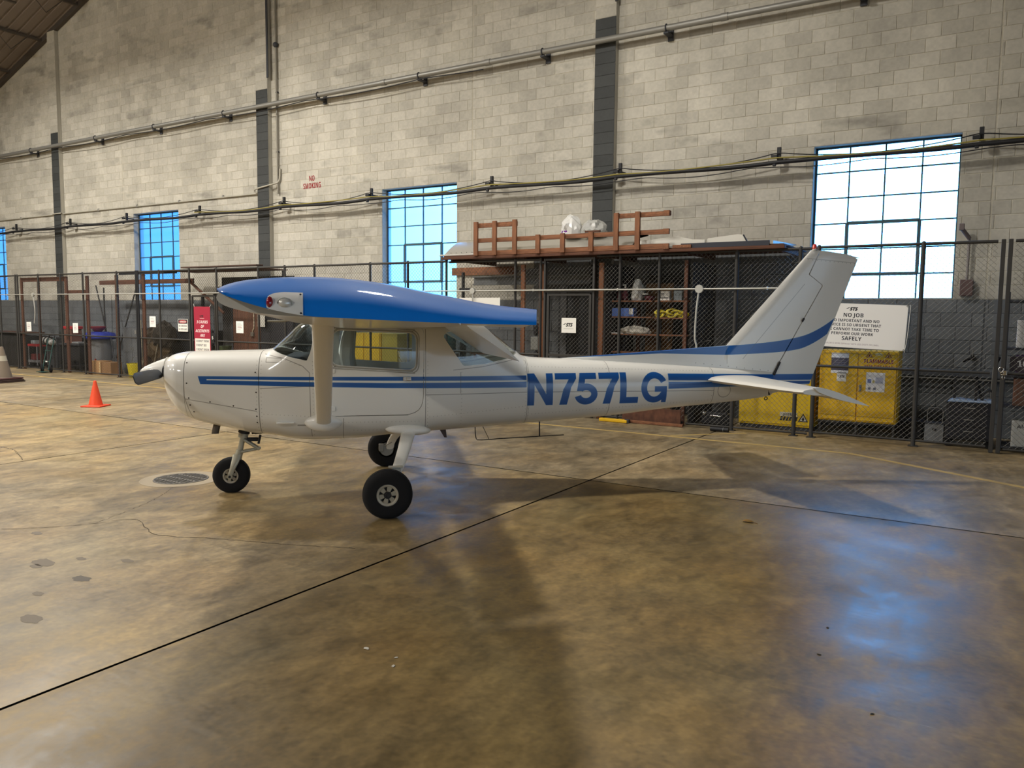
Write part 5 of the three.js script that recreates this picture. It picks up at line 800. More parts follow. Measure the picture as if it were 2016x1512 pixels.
  const bx = thing('shipping_box', 'blue printed box with a white end on the middle shelf', 'box', [-5.48, SY[1], -12.42]); part(bx, 'carton', rb(0.4, 0.14, 0.14, -0.02, 0.07, 0, 0.006), mat('#4a67a8', 0.6)); part(bx, 'label', rb(0.07, 0.1, 0.004, 0.13, 0.085, 0.071, 0.001), M.white);
  for (const [x, s, l] of [[-4.84, 0.07, 'yellow bundled strap on the middle right shelf, left one'], [-4.62, 0.08, 'yellow bundled strap on the middle right shelf, largest'], [-4.47, 0.06, 'yellow bundled strap on the middle right shelf, right one']]) single('strap_bundle', l, 'strap', [new THREE.TorusKnotGeometry(s, s * 0.32, 60, 8, 2, 3).scale(1.1, 0.6, 0.8).translate(0, s * 0.85, 0)], mat('#c9b82c', 0.6), [x, SY[1] - 0.008, -12.42]);
  bag('rag_pile', 'heap of crumpled whitish rags on the lower shelf', [-5.3, SY[2], -12.42], [0.26, 0.1, 0.12], mat('#bdb7aa', 0.85), 12, 2);
  single('paper_stack', 'few flat white papers on the lower shelf left of the rags', 'paper', [rb(0.13, 0.012, 0.2, 0, 0.006, 0, 0.002), rb(0.1, 0.01, 0.15, 0.1, 0.005, 0.02, 0.002)], M.white, [-5.64, SY[2], -12.45]);
  single('wire_rod', 'thin bright rod sticking out right of the shelves', 'rod', rod([-0.12, -0.02, 0], [0.12, 0.03, 0], 0.006, 6), M.galv, [-4.13, 1.33, -12.5]);
  // low things along the fence foot
  single('ply_skirt', 'brown board skirting at the fence foot under the shelves', 'board', rb(1.0, 0.26, 0.02, 0, 0.13, 0, 0.004), M.woodDark, [-4.75, 0.003, -11.87]); single('skirt_rail', 'pale timber rail lying along the foot of the board skirting', 'board', rb(1.05, 0.045, 0.045, 0, 0.0225, 0, 0.004), M.wood, [-4.72, 0.003, -11.82]);
  const yt = thing('yellow_jack', 'low yellow metal wheel chock under the tail boom', 'wheel chock', [-5.35, 0, -11.75]); part(yt, 'bar', rb(0.5, 0.05, 0.09, 0, 0.028, 0, 0.01), M.yellow); part(yt, 'end', rb(0.08, 0.06, 0.07, 0.24, 0.032, 0, 0.01), M.darkGrey);
  const eg = thing('gearbox_cart', 'dark machine part with a bright fitting standing behind the fence under the tail', 'machine part', [-3.85, 0, -12.4]);
  part(eg, 'block', rb(0.42, 0.2, 0.25, 0, 0.12, 0, 0.02), M.black); part(eg, 'shaft', rod([-0.05, 0.17, 0.15], [0.22, 0.16, 0.15], 0.012, 8), M.chrome); part(eg, 'fitting', new THREE.SphereGeometry(0.04, 14, 10).translate(-0.16, 0.2, 0.12), M.chrome); part(eg, 'wheel', new THREE.CylinderGeometry(0.1, 0.1, 0.05, 20).rotateX(Math.PI / 2).translate(0.2, 0.105, 0.15), M.rubber);
  const tb = thing('black_tube', 'short black tube lying on the floor in front of the fence post', 'tube', [-3.58, 0.035, -11.72]); part(tb, 'tube', rod([-0.14, 0, 0], [0.14, 0, 0], 0.034, 16), M.black); part(tb, 'band', new THREE.TorusGeometry(0.034, 0.004, 6, 18).rotateY(Math.PI / 2).translate(0.06, 0, 0), M.galv);
  const mn = thing('pedestal_grinder', 'dark grey machine on a stand behind the wire left of the STS door', 'machine', [-7.25, 0, -12.45]); part(mn, 'stand', lathe([[0.16, 0], [0.15, 0.02], [0.05, 0.05], [0.045, 1.08], [0.0, 1.09]], 20), M.darkGrey); part(mn, 'body', rb(0.16, 0.24, 0.14, 0, 1.22, 0, 0.015), mat('#8d8e88', 0.6)); part(mn, 'shade', new THREE.CapsuleGeometry(0.06, 0.12, 6, 14).translate(0.01, 1.47, 0), M.black);
  const bs = thing('support_stand', 'black angled support stand at the left end under the shed roof', 'stand', [-9.0, 0, -12.6]); part(bs, 'mast', rb(0.05, 1.2, 0.05, 0.0, 1.95, 0, 0.006), M.black); part(bs, 'arm', [rb(0.3, 0.05, 0.05, 0.1, 2.22, 0.04, 0.006)], M.black); part(bs, 'foot', rb(0.1, 1.36, 0.08, 0, 0.68, 0, 0.006), M.darkGrey);
  single('upper_board', 'brown board fixed high on the wall under the left end of the shed roof', 'board', rb(1.6, 0.16, 0.03, 0, 0, 0, 0.004), M.wood, [-9.1, 2.62, -13.46]);
}
// ------------------------------------------------------------------ yellow flammables cabinets
{
  const cab = (label, w, h, d, x, y, z, o) => {
    const t = thing('safety_cabinet', label, 'cabinet', [x, y, z]);
    part(t, 'carcass', rb(w, h, d, 0, h / 2, 0, 0.012), o.m ?? M.yellow);
    const dw = w / 2 - 0.02; if (!o.plain) for (const s of [-1, 1]) { const D = part(t, 'door', rb(dw - 0.012, h - 0.05, 0.018, s * (dw / 2 + 0.002), h / 2, d / 2 + 0.009, 0.006), o.m ?? M.yellow); if (s > 0) part(D, 'handle', [rb(0.035, 0.1, 0.012, s * dw - s * (dw - 0.04), h * 0.48, d / 2 + 0.024, 0.006), rb(0.02, 0.05, 0.03, 0.04, h * 0.48, d / 2 + 0.034, 0.006)], M.galv); }
    if (o.legs) { part(t, 'stand', [rb(w, 0.03, d, 0, -0.015, 0, 0.004)], M.steelDark); for (const a of [-1, 0, 1]) for (const b of [-1, 1]) part(t, 'leg', rb(0.03, o.legs - 0.03, 0.03, a * (w / 2 - 0.03), -0.03 - (o.legs - 0.03) / 2, b * (d / 2 - 0.03), 0.003), M.steelDark); }
    return t;
  };
  const dec = (t, w, h, x, y, z, px, draw, name = 'decal') => part(t, name, new THREE.PlaneGeometry(w, h).translate(x, y, z), new THREE.MeshStandardMaterial({ map: canvasTex(px, Math.round(px * h / w), draw), roughness: 0.55 }));
  const c2 = cab('yellow two door flammables cabinet on a stand under the white banner', 1.06, 1.05, 0.45, -1.77, 0.22, -12.62, { legs: 0.215 });
  dec(c2, 0.42, 0.25, 0.27, 0.92, 0.2455, 256, (g, w, h) => { g.fillStyle = '#e6b61c'; g.fillRect(0, 0, w, h); flame(g, w * 0.2, h * 0.22, h * 0.19, '#e6b61c', '#6d1f2c'); flame(g, w * 0.8, h * 0.22, h * 0.19, '#e6b61c', '#6d1f2c'); g.fillStyle = '#e9d9a0'; g.beginPath(); g.ellipse(w / 2, h * 0.16, w * 0.12, h * 0.08, 0, 0, 7); g.fill(); g.fillStyle = '#7c1f38'; g.textAlign = 'center'; g.font = '900 ' + h * 0.3 + 'px sans-serif'; g.fillText('FLAMMABLE', w / 2, h * 0.68, w * 0.94); g.font = 'bold ' + h * 0.2 + 'px sans-serif'; g.fillText('KEEP FIRE AWAY', w / 2, h * 0.94, w * 0.9); });
  dec(c2, 0.24, 0.3, -0.25, 0.86, 0.2455, 128, (g, w, h) => { g.fillStyle = '#e4e4e6'; g.fillRect(0, 0, w, h); g.fillStyle = '#4a4658'; g.fillRect(0, h * 0.24, w, h * 0.62); g.fillStyle = '#8c8a98'; for (let i = 0; i < 4; i++) g.fillRect(w * 0.15, h * (0.36 + i * 0.1), w * 0.7, 3); }, 'poster');
  dec(c2, 0.13, 0.13, -0.22, 0.655, 0.2455, 64, (g, w, h) => { g.fillStyle = '#eceae2'; g.fillRect(0, 0, w, h); sts(g, w * 0.56, h * 0.45, h * 0.32); }, 'sticker');
  dec(c2, 0.25, 0.28, 0.24, 0.6, 0.2455, 96, (g, w, h) => { g.fillStyle = '#ecebea'; g.fillRect(0, 0, w, h); g.fillStyle = '#5a6fb0'; g.fillRect(w * 0.08, h * 0.35, w * 0.2, h * 0.2); g.fillStyle = '#b8b06a'; g.fillRect(w * 0.34, h * 0.4, w * 0.12, h * 0.15); g.fillStyle = '#6a6e7c'; g.fillRect(w * 0.12, h * 0.78, w * 0.14, h * 0.12); g.fillRect(w * 0.4, h * 0.78, w * 0.14, h * 0.12); g.fillStyle = '#aeb2c4'; g.fillRect(w * 0.5, h * 0.25, w * 0.4, h * 0.3); }, 'data_sheet');
  for (const [w, h, x, y] of [[0.98, 0.006, 0, 0.09], [0.98, 0.006, 0, 1.0]]) part(c2, 'groove', rb(w, h, 0.004, x, y, 0.2455, 0.001), mat('#8f7214', 0.6));
  const c1 = cab('long yellow flammables cabinet on the floor behind the tail with a black striped badge', 1.12, 1.12, 0.46, -2.95, 0.06, -12.7, { m: M.yellow2, plain: true });
  part(c1, 'door', rb(1.06, 1.05, 0.016, 0, 0.56, 0.238, 0.006), M.yellow2); part(c1, 'plinth', rb(1.08, 0.055, 0.42, 0, -0.029, 0, 0.006), M.darkGrey);
  dec(c1, 0.42, 0.15, 0.29, 0.15, 0.2475, 256, (g, w, h) => { g.fillStyle = '#d9b414'; g.fillRect(0, 0, w, h); g.fillStyle = '#cfcab6'; g.fillRect(0, 0, w * 0.62, h * 0.42); g.fillStyle = '#17181c'; g.font = '900 ' + h * 0.34 + 'px sans-serif'; g.fillText('JUSTRITE', w * 0.12, h * 0.34, w * 0.44); for (let i = 0; i < 6; i++) { g.beginPath(); const x = i * w * 0.105; g.moveTo(x + w * 0.05, h * 0.44); g.lineTo(x + w * 0.125, h * 0.44); g.lineTo(x + w * 0.08, h * 0.88); g.lineTo(x, h * 0.88); g.fill(); } flame(g, w * 0.83, h * 0.52, h * 0.5, '#d8d4c4', '#17181c'); }, 'badge');
  const c3 = cab('yellow cabinet behind the wire seen through the aircraft door windows', 0.92, 1.3, 0.5, -11.5, 0.02, -12.75, {}); void c3;
  cab('shaded right side of the yellow cabinet, coloured duller, seen through the aircraft door windows', 0.42, 1.3, 0.5, -10.8, 0.02, -12.75, { m: mat('#a8922c', 0.6), plain: true });  // cabinet side in shade, built as a box with the shade in its yellow
}
// ------------------------------------------------------------------ right end of the cage
{
  const t = thing('tool_cart', 'black wheeled tool cart with a tall push handle behind the right gate', 'tool cart', [-0.33, 0, -12.42]);
  part(t, 'body', rb(0.56, 0.52, 0.4, 0, 0.36, 0, 0.015), M.black); for (let i = 0; i < 3; i++) { const d = part(t, 'drawer', rb(0.5, 0.13, 0.014, 0, 0.2 + i * 0.16, 0.203, 0.006), mat('#1b1d24', 0.4)); part(d, 'pull', rb(0.12, 0.012, 0.012, 0, 0.225 + i * 0.16, 0.214, 0.004), M.galv); }
  part(t, 'handle', [rb(0.035, 0.36, 0.03, -0.19, 0.79, 0.1, 0.006), rb(0.035, 0.36, 0.03, 0.06, 0.79, 0.1, 0.006), rb(0.28, 0.03, 0.03, -0.065, 0.955, 0.1, 0.006)], M.black);
  part(t, 'arm', rod([0.06, 0.95, 0.08], [0.13, 0.64, 0.06], 0.016, 8), M.black); part(t, 'hoop', tube([[0.14, 0.63, 0.1], [0.15, 0.74, 0.1], [0.22, 0.79, 0.1], [0.27, 0.72, 0.1], [0.27, 0.6, 0.1]], 0.012, 30, 8), M.black); part(t, 'cloth', ext(roundPoly([[-0.27, 0], [0.27, 0], [0.25, 0.035], [0.02, 0.02], [-0.2, 0.04]], 0.01), 0.34, 0.006).translate(0, 0.62, -0.17), mat('#8fa3bd', 0.8));
  for (const x of [-0.24, 0.24]) for (const z of [-0.14, 0.14]) part(t, 'caster', new THREE.CylinderGeometry(0.05, 0.05, 0.035, 18).rotateX(Math.PI / 2).translate(x, 0.053, z), M.rubber);
  const g = thing('utility_box', 'grey metal box with a wire carrying handle left of the tool cart', 'box', [-0.75, 0, -12.5]); part(g, 'case', rb(0.24, 0.27, 0.22, 0, 0.14, 0, 0.01), mat('#6d6f70', 0.6)); part(g, 'handle', tube([[-0.09, 0.27, 0], [-0.085, 0.47, 0], [0.085, 0.47, 0], [0.09, 0.27, 0]], 0.007, 40, 6), M.galv); part(g, 'lid', rb(0.25, 0.015, 0.23, 0, 0.282, 0, 0.004), M.darkGrey); part(g, 'latch', rb(0.05, 0.03, 0.012, 0, 0.2, 0.114, 0.004), M.black);
  const k = thing('black_crate', 'low black crate on the floor between the yellow cabinet and the grey box', 'crate', [-1.06, 0, -12.85]); part(k, 'tub', rb(0.3, 0.24, 0.36, 0, 0.122, 0, 0.02), M.black); part(k, 'lid', rb(0.31, 0.03, 0.37, 0, 0.257, 0, 0.01), mat('#1a1d28', 0.5));
  const h = thing('wall_hook', 'dark hooked handle mounted on the wall above the tool cart', 'hook', [-0.4, 1.18, -13.43]); part(h, 'plate', rb(0.05, 0.09, 0.03, 0.03, 0.0, -0.03, 0.006), M.black); part(h, 'lever', [rod([0.03, 0, 0], [-0.08, -0.06, 0.06], 0.018, 8)], M.black); part(h, 'stem', rod([0.03, 0, 0], [0.035, 0.11, 0.01], 0.009, 8), M.galv);
  const p = thing('squeegee_pole', 'thin metal pole with a black bent head leaning behind the gate post', 'pole', [-0.09, 0, -12.85]); part(p, 'pole', tube([[-0.03, 0.01, 0], [-0.01, 0.7, -0.02], [0.0, 1.05, -0.03], [0.03, 1.13, -0.02]], 0.011, 30, 6), M.galv); part(p, 'head', rod([0.03, 1.13, -0.02], [0.065, 1.22, 0.0], 0.02, 10), M.black);
  const r = thing('wall_rail', 'grey timber rail fixed level along the lower wall behind the tool cart', 'rail', [-0.5, 0.9, -13.42]); part(r, 'board', rb(2.2, 0.1, 0.04, 0, 0.03, 0, 0.006), mat('#5d6166', 0.7)); part(r, 'pipe', rod([-1.1, -0.05, 0.03], [1.1, -0.05, 0.03], 0.014, 8), M.galv);
  const fb = thing('fire_alarm_box', 'rusty red brown box on the wall right of the right window', 'box', [-0.5, 2.2, -13.44]); part(fb, 'case', rb(0.17, 0.24, 0.09, 0, 0, 0, 0.01), mat('#5c4744', 0.7)); part(fb, 'pipe', rod([0.0, 0.1, 0.01], [0.0, 0.75, 0.01], 0.018, 8), mat('#7c7470', 0.6)); part(fb, 'head', [rod([0.0, 0.72, 0.02], [-0.1, 0.86, 0.12], 0.03, 10), rb(0.07, 0.1, 0.06, -0.1, 0.88, 0.12, 0.01)], mat('#6a5f5c', 0.6));
  // shelf rack at the right edge
  const s = thing('storage_rack', 'dark steel rack with cartons at the right edge behind the wire', 'rack', [0.75, 0, -12.45]);
  for (const x of [-0.72, 0.72]) for (const z of [-0.25, 0.25]) part(s, 'upright', rb(0.05, 2.1, 0.05, x, 1.052, z, 0.004), M.darkGrey);
  for (const y of [0.06, 0.6, 1.0, 1.36, 1.98]) part(s, 'shelf', rb(1.48, 0.03, 0.55, 0, y, 0, 0.004), M.darkGrey);
  const cart = (label, w, h, d, x, y, m, draw) => { const c = thing('carton', label, 'carton', [x, y, -12.35]); part(c, 'box', rb(w, h, d, 0, h / 2, 0, 0.006), m); part(c, 'flap_tape', rb(0.05, 0.003, d * 0.98, 0, h + 0.0005, 0, 0.001), mat('#cfc5a8', 0.5)); if (draw) part(c, 'print', new THREE.PlaneGeometry(w * 0.96, h * 0.94).translate(0, h / 2, d / 2 + 0.001), new THREE.MeshStandardMaterial({ map: canvasTex(160, Math.round(160 * h / w), draw), roughness: 0.7 })); };
  const fillr = (g, w, h, c) => { g.fillStyle = c; g.fillRect(0, 0, w, h); };
  cart('white carton with a handwritten letter S on the rack, second shelf from the top', 0.62, 0.36, 0.3, 0.46, 1.376, mat('#d8d6d2', 0.7), (g, w, h) => { fillr(g, w, h, '#dcdad6'); g.fillStyle = '#2c2c34'; g.font = 'bold ' + h * 0.3 + 'px sans-serif'; g.fillText('S', w * 0.18, h * 0.34); });
  cart('purple and white carton below the number ten plate on the rack', 0.6, 0.26, 0.3, 0.46, 1.016, mat('#5c4670', 0.7), (g, w, h) => { fillr(g, w, h, '#5a4066'); g.fillStyle = '#d9d6da'; g.fillRect(w * 0.42, h * 0.05, w * 0.58, h * 0.9); g.fillStyle = '#c8bcd0'; g.fillRect(w * 0.05, h * 0.2, w * 0.3, h * 0.08); g.fillRect(w * 0.05, h * 0.5, w * 0.3, h * 0.08); });
  cart('brown carton with dark print on the rack below the purple one', 0.62, 0.36, 0.32, 0.46, 0.616, mat('#7b5644', 0.85), (g, w, h) => { fillr(g, w, h, '#7b5644'); g.fillStyle = '#3a2a26'; for (let i = 0; i < 4; i++) g.fillRect(w * 0.15, h * (0.3 + i * 0.1), w * (0.55 - 0.06 * (i % 2)), h * 0.045); g.beginPath(); g.moveTo(w * 0.2, h * 0.75); g.lineTo(w * 0.6, h * 0.75); g.lineTo(w * 0.42, h * 0.9); g.fill(); });
  cart('white carton with a handwritten word on the bottom shelf of the rack', 0.6, 0.34, 0.32, 0.46, 0.076, mat('#c9c7bf', 0.75), (g, w, h) => { fillr(g, w, h, '#cfcdc4'); g.fillStyle = '#3a3a3c'; g.font = 'bold ' + h * 0.22 + 'px sans-serif'; g.fillText('Alos', w * 0.08, h * 0.26); });
  sign('number_plate', 'dark plate with the white number 10 on the rack at the right edge', 'sign', 0.26, 0.2, 0.22, 1.17, (g, w, h) => { g.fillStyle = '#3a3236'; g.fillRect(0, 0, w, h); g.fillStyle = '#e2e0dc'; g.textAlign = 'center'; g.font = 'bold ' + h * 0.6 + 'px serif'; g.fillText('10', w * 0.55, h * 0.68); }, 96, -12.08, 0, 0.006, M.darkGrey);
}
// ------------------------------------------------------------------ left cages
{
  const tp = thing('tarpaulin', 'black tarpaulin covered stack at the far left behind the fence', 'tarpaulin', [-26.3, 0, -12.65]);
  { const g = new THREE.BoxGeometry(2.6, 0.95, 0.9, 26, 10, 10), p = g.attributes.position; for (let i = 0; i < p.count; i++) { const x = p.getX(i), y = p.getY(i), z = p.getZ(i); p.setXYZ(i, x + 0.05 * (fbm(y * 3 + 20, z * 3 + 20, 99, 2, 4) - 0.5), y + 0.475 + (y > 0 ? 0.12 * (fbm(x * 2 + 30, z * 2 + 30, 99, 3, 6) - 0.5) : 0.0) + (y < -0.4 ? 0.003 : 0), z + 0.14 * (fbm(x * 4 + 30, y * 1.5 + 30, 99, 3, 8) - 0.5)); } g.computeVertexNormals(); part(tp, 'cover', g, mat('#1d1d1f', 0.6)); }
  part(tp, 'top_board', rb(2.3, 0.04, 0.7, 0, 1.03, 0, 0.005), M.woodDark);
  const c = thing('tool_cart', 'small red and grey two shelf utility cart in the left cage', 'tool cart', [-24.6, 0, -12.5]);
  for (const y of [0.2, 0.68]) part(c, 'tray', rb(0.5, 0.07, 0.35, 0, y, 0, 0.01), y > 0.5 ? M.red : M.grey); for (const x of [-0.23, 0.23]) for (const z of [-0.15, 0.15]) { part(c, 'leg', rb(0.025, 0.62, 0.025, x, 0.4, z, 0.003), M.grey); part(c, 'caster', new THREE.CylinderGeometry(0.045, 0.045, 0.03, 16).rotateX(Math.PI / 2).translate(x, 0.048, z), M.rubber); }
  single('red_bin', 'dark red bin on the lower tray of the utility cart', 'bin', rb(0.3, 0.18, 0.25, 0, 0.09, 0, 0.02), mat('#6d2a2c', 0.6), [-24.6, 0.237, -12.48]); single('parts_tray', 'pale grey tray on top of the utility cart', 'tray', [rb(0.34, 0.1, 0.24, 0, 0.05, 0, 0.015)], mat('#8d979b', 0.5), [-24.6, 0.717, -12.5]); 
  const ht = thing('hand_truck', 'dark green hand truck with two wheels standing against the fence', 'hand truck', [-22.62, 0, -11.72]);
  for (const x of [-0.15, 0.15]) { part(ht, 'rail', rod([x, 0.06, 0.05], [x, 0.95, -0.14], 0.015, 8), mat('#23443f', 0.5)); part(ht, 'wheel', new THREE.CylinderGeometry(0.11, 0.11, 0.05, 24).rotateZ(Math.PI / 2).rotateY(0.9).translate(x * 1.5, 0.115, 0.02), M.rubber); part(ht, 'hub', new THREE.CylinderGeometry(0.04, 0.04, 0.056, 16).rotateZ(Math.PI / 2).rotateY(0.9).translate(x * 1.5, 0.115, 0.02), M.grey); }
  part(ht, 'toe_plate', rb(0.36, 0.015, 0.2, 0, 0.02, 0.12, 0.004), mat('#23443f', 0.5)); for (const y of [0.3, 0.6]) part(ht, 'cross_bar', rod([-0.15, y, -0.0 - y * 0.16 + 0.05], [0.15, y, 0.05 - y * 0.16], 0.012, 8), mat('#23443f', 0.5)); part(ht, 'handle', tube([[-0.15, 0.93, -0.135], [-0.12, 1.02, -0.16], [0.12, 1.02, -0.16], [0.15, 0.93, -0.135]], 0.015, 20, 8), M.black);
  part(ht, 'label', rb(0.09, 0.03, 0.004, 0.0, 0.3, 0.018, 0.001), M.white);
  const sb = thing('sports_bag', 'black and white sports bag hanging over the workbench in the left cage', 'bag', [-23.6, 0.78, -12.3]); part(sb, 'body', new THREE.CapsuleGeometry(0.11, 0.36, 6, 18).rotateZ(1.3).scale(1, 0.75, 1).translate(0, 0.05, 0), mat('#a8a6a2', 0.7)); for (const x of [-0.22, -0.05, 0.12]) part(sb, 'strap', new THREE.TorusGeometry(0.125, 0.016, 6, 22).rotateY(1.57).translate(x, 0.05 - x * 0.1, 0), M.black); part(sb, 'stand', rb(0.5, 0.68, 0.06, 0, -0.4, -0.12, 0.01), M.darkGrey);
  const wbn = thing('workbench', 'dark workbench cluttered under the red box in the left cage', 'workbench', [-22.75, 0, -12.65]); part(wbn, 'top', rb(1.1, 0.05, 0.5, 0, 0.76, 0, 0.006), M.darkGrey); for (const x of [-0.5, 0.5]) for (const z of [-0.2, 0.2]) part(wbn, 'leg', rb(0.05, 0.73, 0.05, x, 0.368, z, 0.004), M.black); part(wbn, 'drawer_box', rb(0.9, 0.4, 0.4, 0, 0.5, 0, 0.01), M.black); part(wbn, 'lower_shelf', rb(1.0, 0.03, 0.42, 0, 0.15, 0, 0.004), M.black);
  const rbx = thing('red_lidded_box', 'brown box with a red lid on the workbench', 'box', [-22.85, 0.787, -12.6]); part(rbx, 'case', rb(0.4, 0.4, 0.3, 0, 0.2, 0, 0.01), mat('#7a5344', 0.7)); part(rbx, 'lid', rb(0.5, 0.09, 0.34, 0, 0.445, 0, 0.02), mat('#b62a33', 0.5));
  single('grey_manual', 'pale grey folded sheet on the front of the workbench', 'paper', rb(0.35, 0.05, 0.2, 0, 0.025, 0, 0.012), mat('#8d9092', 0.6), [-22.4, 0.787, -12.5]);
  const br = thing('waste_barrel', 'tall grey barrel with a blue lid beside the timber post', 'barrel', [-21.68, 0, -12.72]); part(br, 'drum', lathe([[0, 0.004], [0.27, 0.004], [0.285, 0.03], [0.3, 0.9], [0.29, 0.93], [0, 0.93]], 28), mat('#77797a', 0.6)); part(br, 'lid', lathe([[0, 1.14], [0.2, 1.14], [0.38, 1.1], [0.42, 0.98], [0.41, 0.93], [0, 0.93]], 28), M.blueBin);
  const rf = thing('red_funnel', 'dark red funnel shaped vessel on the blue barrel lid', 'vessel', [-21.7, 1.142, -12.68]); part(rf, 'bowl', lathe([[0, 0], [0.1, 0], [0.2, 0.1], [0.21, 0.15], [0.19, 0.15], [0, 0.06]], 22), mat('#8c2030', 0.5)); part(rf, 'clasp', rb(0.05, 0.09, 0.02, 0.0, 0.07, 0.17, 0.004), M.galv);
  const cb = thing('cardboard_box', 'brown cardboard box on the floor behind the fence under the barrel', 'cardboard box', [-20.75, 0, -12.3]); part(cb, 'side', rb(0.5, 0.36, 0.34, -0.22, 0.185, 0, 0.006), M.card); part(cb, 'second_box', rb(0.42, 0.34, 0.32, 0.26, 0.175, -0.02, 0.006), mat('#8d6a44', 0.9)); part(cb, 'tape', rb(0.05, 0.3, 0.004, 0.01, 0.2, 0.172, 0.001), mat('#d3b98a', 0.5));
  single('red_can', 'orange red jerry can between the timber post and the cardboard box', 'can', [rb(0.18, 0.34, 0.16, 0, 0.172, 0, 0.03), rod([0.03, 0.34, 0], [0.03, 0.4, 0], 0.025, 12)], mat('#a8402c', 0.5), [-21.35, 0, -12.35]);
  for (const [x0, x1, y, l] of [[-21.0, -20.6, 1.05, 'thin dark pole leaning behind the cardboard box, left one'], [-20.75, -20.3, 1.0, 'thin dark pole leaning behind the cardboard box, right one']]) single('leaning_pole', l, 'pole', rod([x1, 0.015, -12.5], [x0, y, -12.62], 0.014, 7), M.darkGrey);
  const cbt = thing('steel_locker', 'grey steel locker behind the yellow bucket', 'locker', [-20.25, 0, -12.98]); part(cbt, 'carcass', rb(0.85, 1.28, 0.4, 0, 0.642, 0, 0.01), mat('#606366', 0.6)); for (const s of [-1, 1]) { const d = part(cbt, 'door', rb(0.4, 1.2, 0.015, s * 0.207, 0.64, 0.205, 0.005), mat('#686b6e', 0.55)); part(d, 'handle', rb(0.02, 0.1, 0.02, s * 0.05, 0.7, 0.218, 0.004), M.galv); }
  const bk = thing('yellow_bucket', 'yellow plastic mop bucket on the floor behind the fence', 'bucket', [-19.3, 0, -12.27]); part(bk, 'tub', lathe([[0, 0.004], [0.17, 0.004], [0.18, 0.02], [0.225, 0.34], [0.24, 0.36], [0.215, 0.36], [0.17, 0.03], [0, 0.03]], 28), mat('#cdbb1e', 0.5)); part(bk, 'bail', new THREE.TorusGeometry(0.22, 0.006, 6, 24, Math.PI).translate(0, 0.33, 0).rotateX(0.0), M.galv);
  for (const [x, w, h, l] of [[-23.5, 1.7, 0.92, 'long black storage chest behind the workbench and hand truck'], [-18.15, 2.2, 1.25, 'wide black storage chest behind the netting heap']]) { const t = thing('storage_chest', l, 'chest', [x, 0, -13.15]); part(t, 'case', rb(w, h - 0.06, 0.45, 0, (h - 0.06) / 2 + 0.003, 0, 0.02), mat('#202124', 0.7)); part(t, 'lid', rb(w + 0.03, 0.06, 0.48, 0, h - 0.03, 0, 0.015), mat('#26272b', 0.6)); for (const s of [-1, 1]) part(t, 'latch', rb(0.06, 0.09, 0.02, s * w * 0.3, h - 0.1, 0.236, 0.004), M.darkGrey); }
  // heap of netting
  const nt = thing('netting_heap', 'heap of brown camouflage netting and straps left of the danger sign', 'netting', [-18.55, 0, -12.48]);
  for (let k = 0; k < 5; k++) { const g = new THREE.IcosahedronGeometry(1, 3), p = g.attributes.position, v = V(0, 0, 0); for (let i = 0; i < p.count; i++) { v.fromBufferAttribute(p, i); const n = 0.7 + 0.75 * fbm(v.x * 3 + 20 + k, v.y * 3 + v.z * 2 + 20, 99, 4, 30 + k); p.setXYZ(i, v.x * n * 0.32, Math.max(-0.26, v.y * n * 0.34), v.z * n * 0.24); } part(nt, 'bundle', toCreasedNormals(g, 0.3).translate([-0.35, 0.3, 0.0, -0.2, 0.2][k], 0.27 + [0, 0, 0.42, 0.75, 0.8][k], [0.05, 0, 0.02, -0.05, 0][k]), mat(['#4a3a2c', '#3c3327', '#57462f', '#463a2c', '#332d25'][k], 0.9)); }
  for (const [a, b] of [[[-0.5, 1.5, 0.2], [-0.35, 0.2, 0.28]], [[-0.05, 1.0, 0.25], [-0.3, 0.4, 0.3]], [[0.3, 1.2, 0.2], [0.1, 0.3, 0.28]]]) part(nt, 'strap', rod(a, b, 0.014, 6), mat('#8d8470', 0.8));
  single('dark_rack_post', 'dark slotted steel post leaning behind the danger sign', 'post', rod([-17.3, 0.005, -12.8], [-17.35, 2.1, -12.9], 0.045, 6), M.black);
  single('dark_rack_post', 'dark steel post right of the blue window inside the cage', 'post', rod([-16.9, 0.005, -12.9], [-16.95, 2.2, -12.95], 0.035, 6), M.darkGrey);
  const dp = thing('sheet_partition', 'large dark sheet partition closing the cage behind the wing tip', 'partition', [-15.6, 0, -13.15]); part(dp, 'sheet', rb(2.6, 2.6, 0.03, 0, 1.302, 0, 0.005), mat('#2b2927', 0.8)); part(dp, 'batten', rb(0.06, 2.6, 0.03, -0.9, 1.302, 0.03, 0.004), M.darkGrey); part(dp, 'batten', rb(0.06, 2.6, 0.03, 0.4, 1.302, 0.03, 0.004), M.darkGrey);
  const pb = thing('plywood_cupboard', 'brown plywood cupboard front behind the nose with two papers', 'cupboard', [-15.0, 0, -12.35]); part(pb, 'front', rb(0.98, 1.9, 0.03, 0, 0.952, 0, 0.005), M.ply); part(pb, 'side', rb(0.02, 1.9, 0.5, -0.48, 0.952, -0.26, 0.004), M.ply); part(pb, 'conduit', tube([[0.26, 1.82, 0.03], [0.26, 1.4, 0.03], [0.22, 1.32, 0.03], [0.2, 1.25, 0.03]], 0.012, 20, 6), mat('#c9bea6', 0.6)); part(pb, 'outlet', rb(0.1, 0.1, 0.04, 0.2, 1.22, 0.03, 0.006), mat('#6a6258', 0.6));
  single('mesh_screen', 'black screen panel behind the wire right of the plywood cupboard', 'panel', rb(1.05, 1.7, 0.02, 0, 0.852, 0, 0.005), mat('#15151b', 0.7), [-13.9, 0, -12.25]);
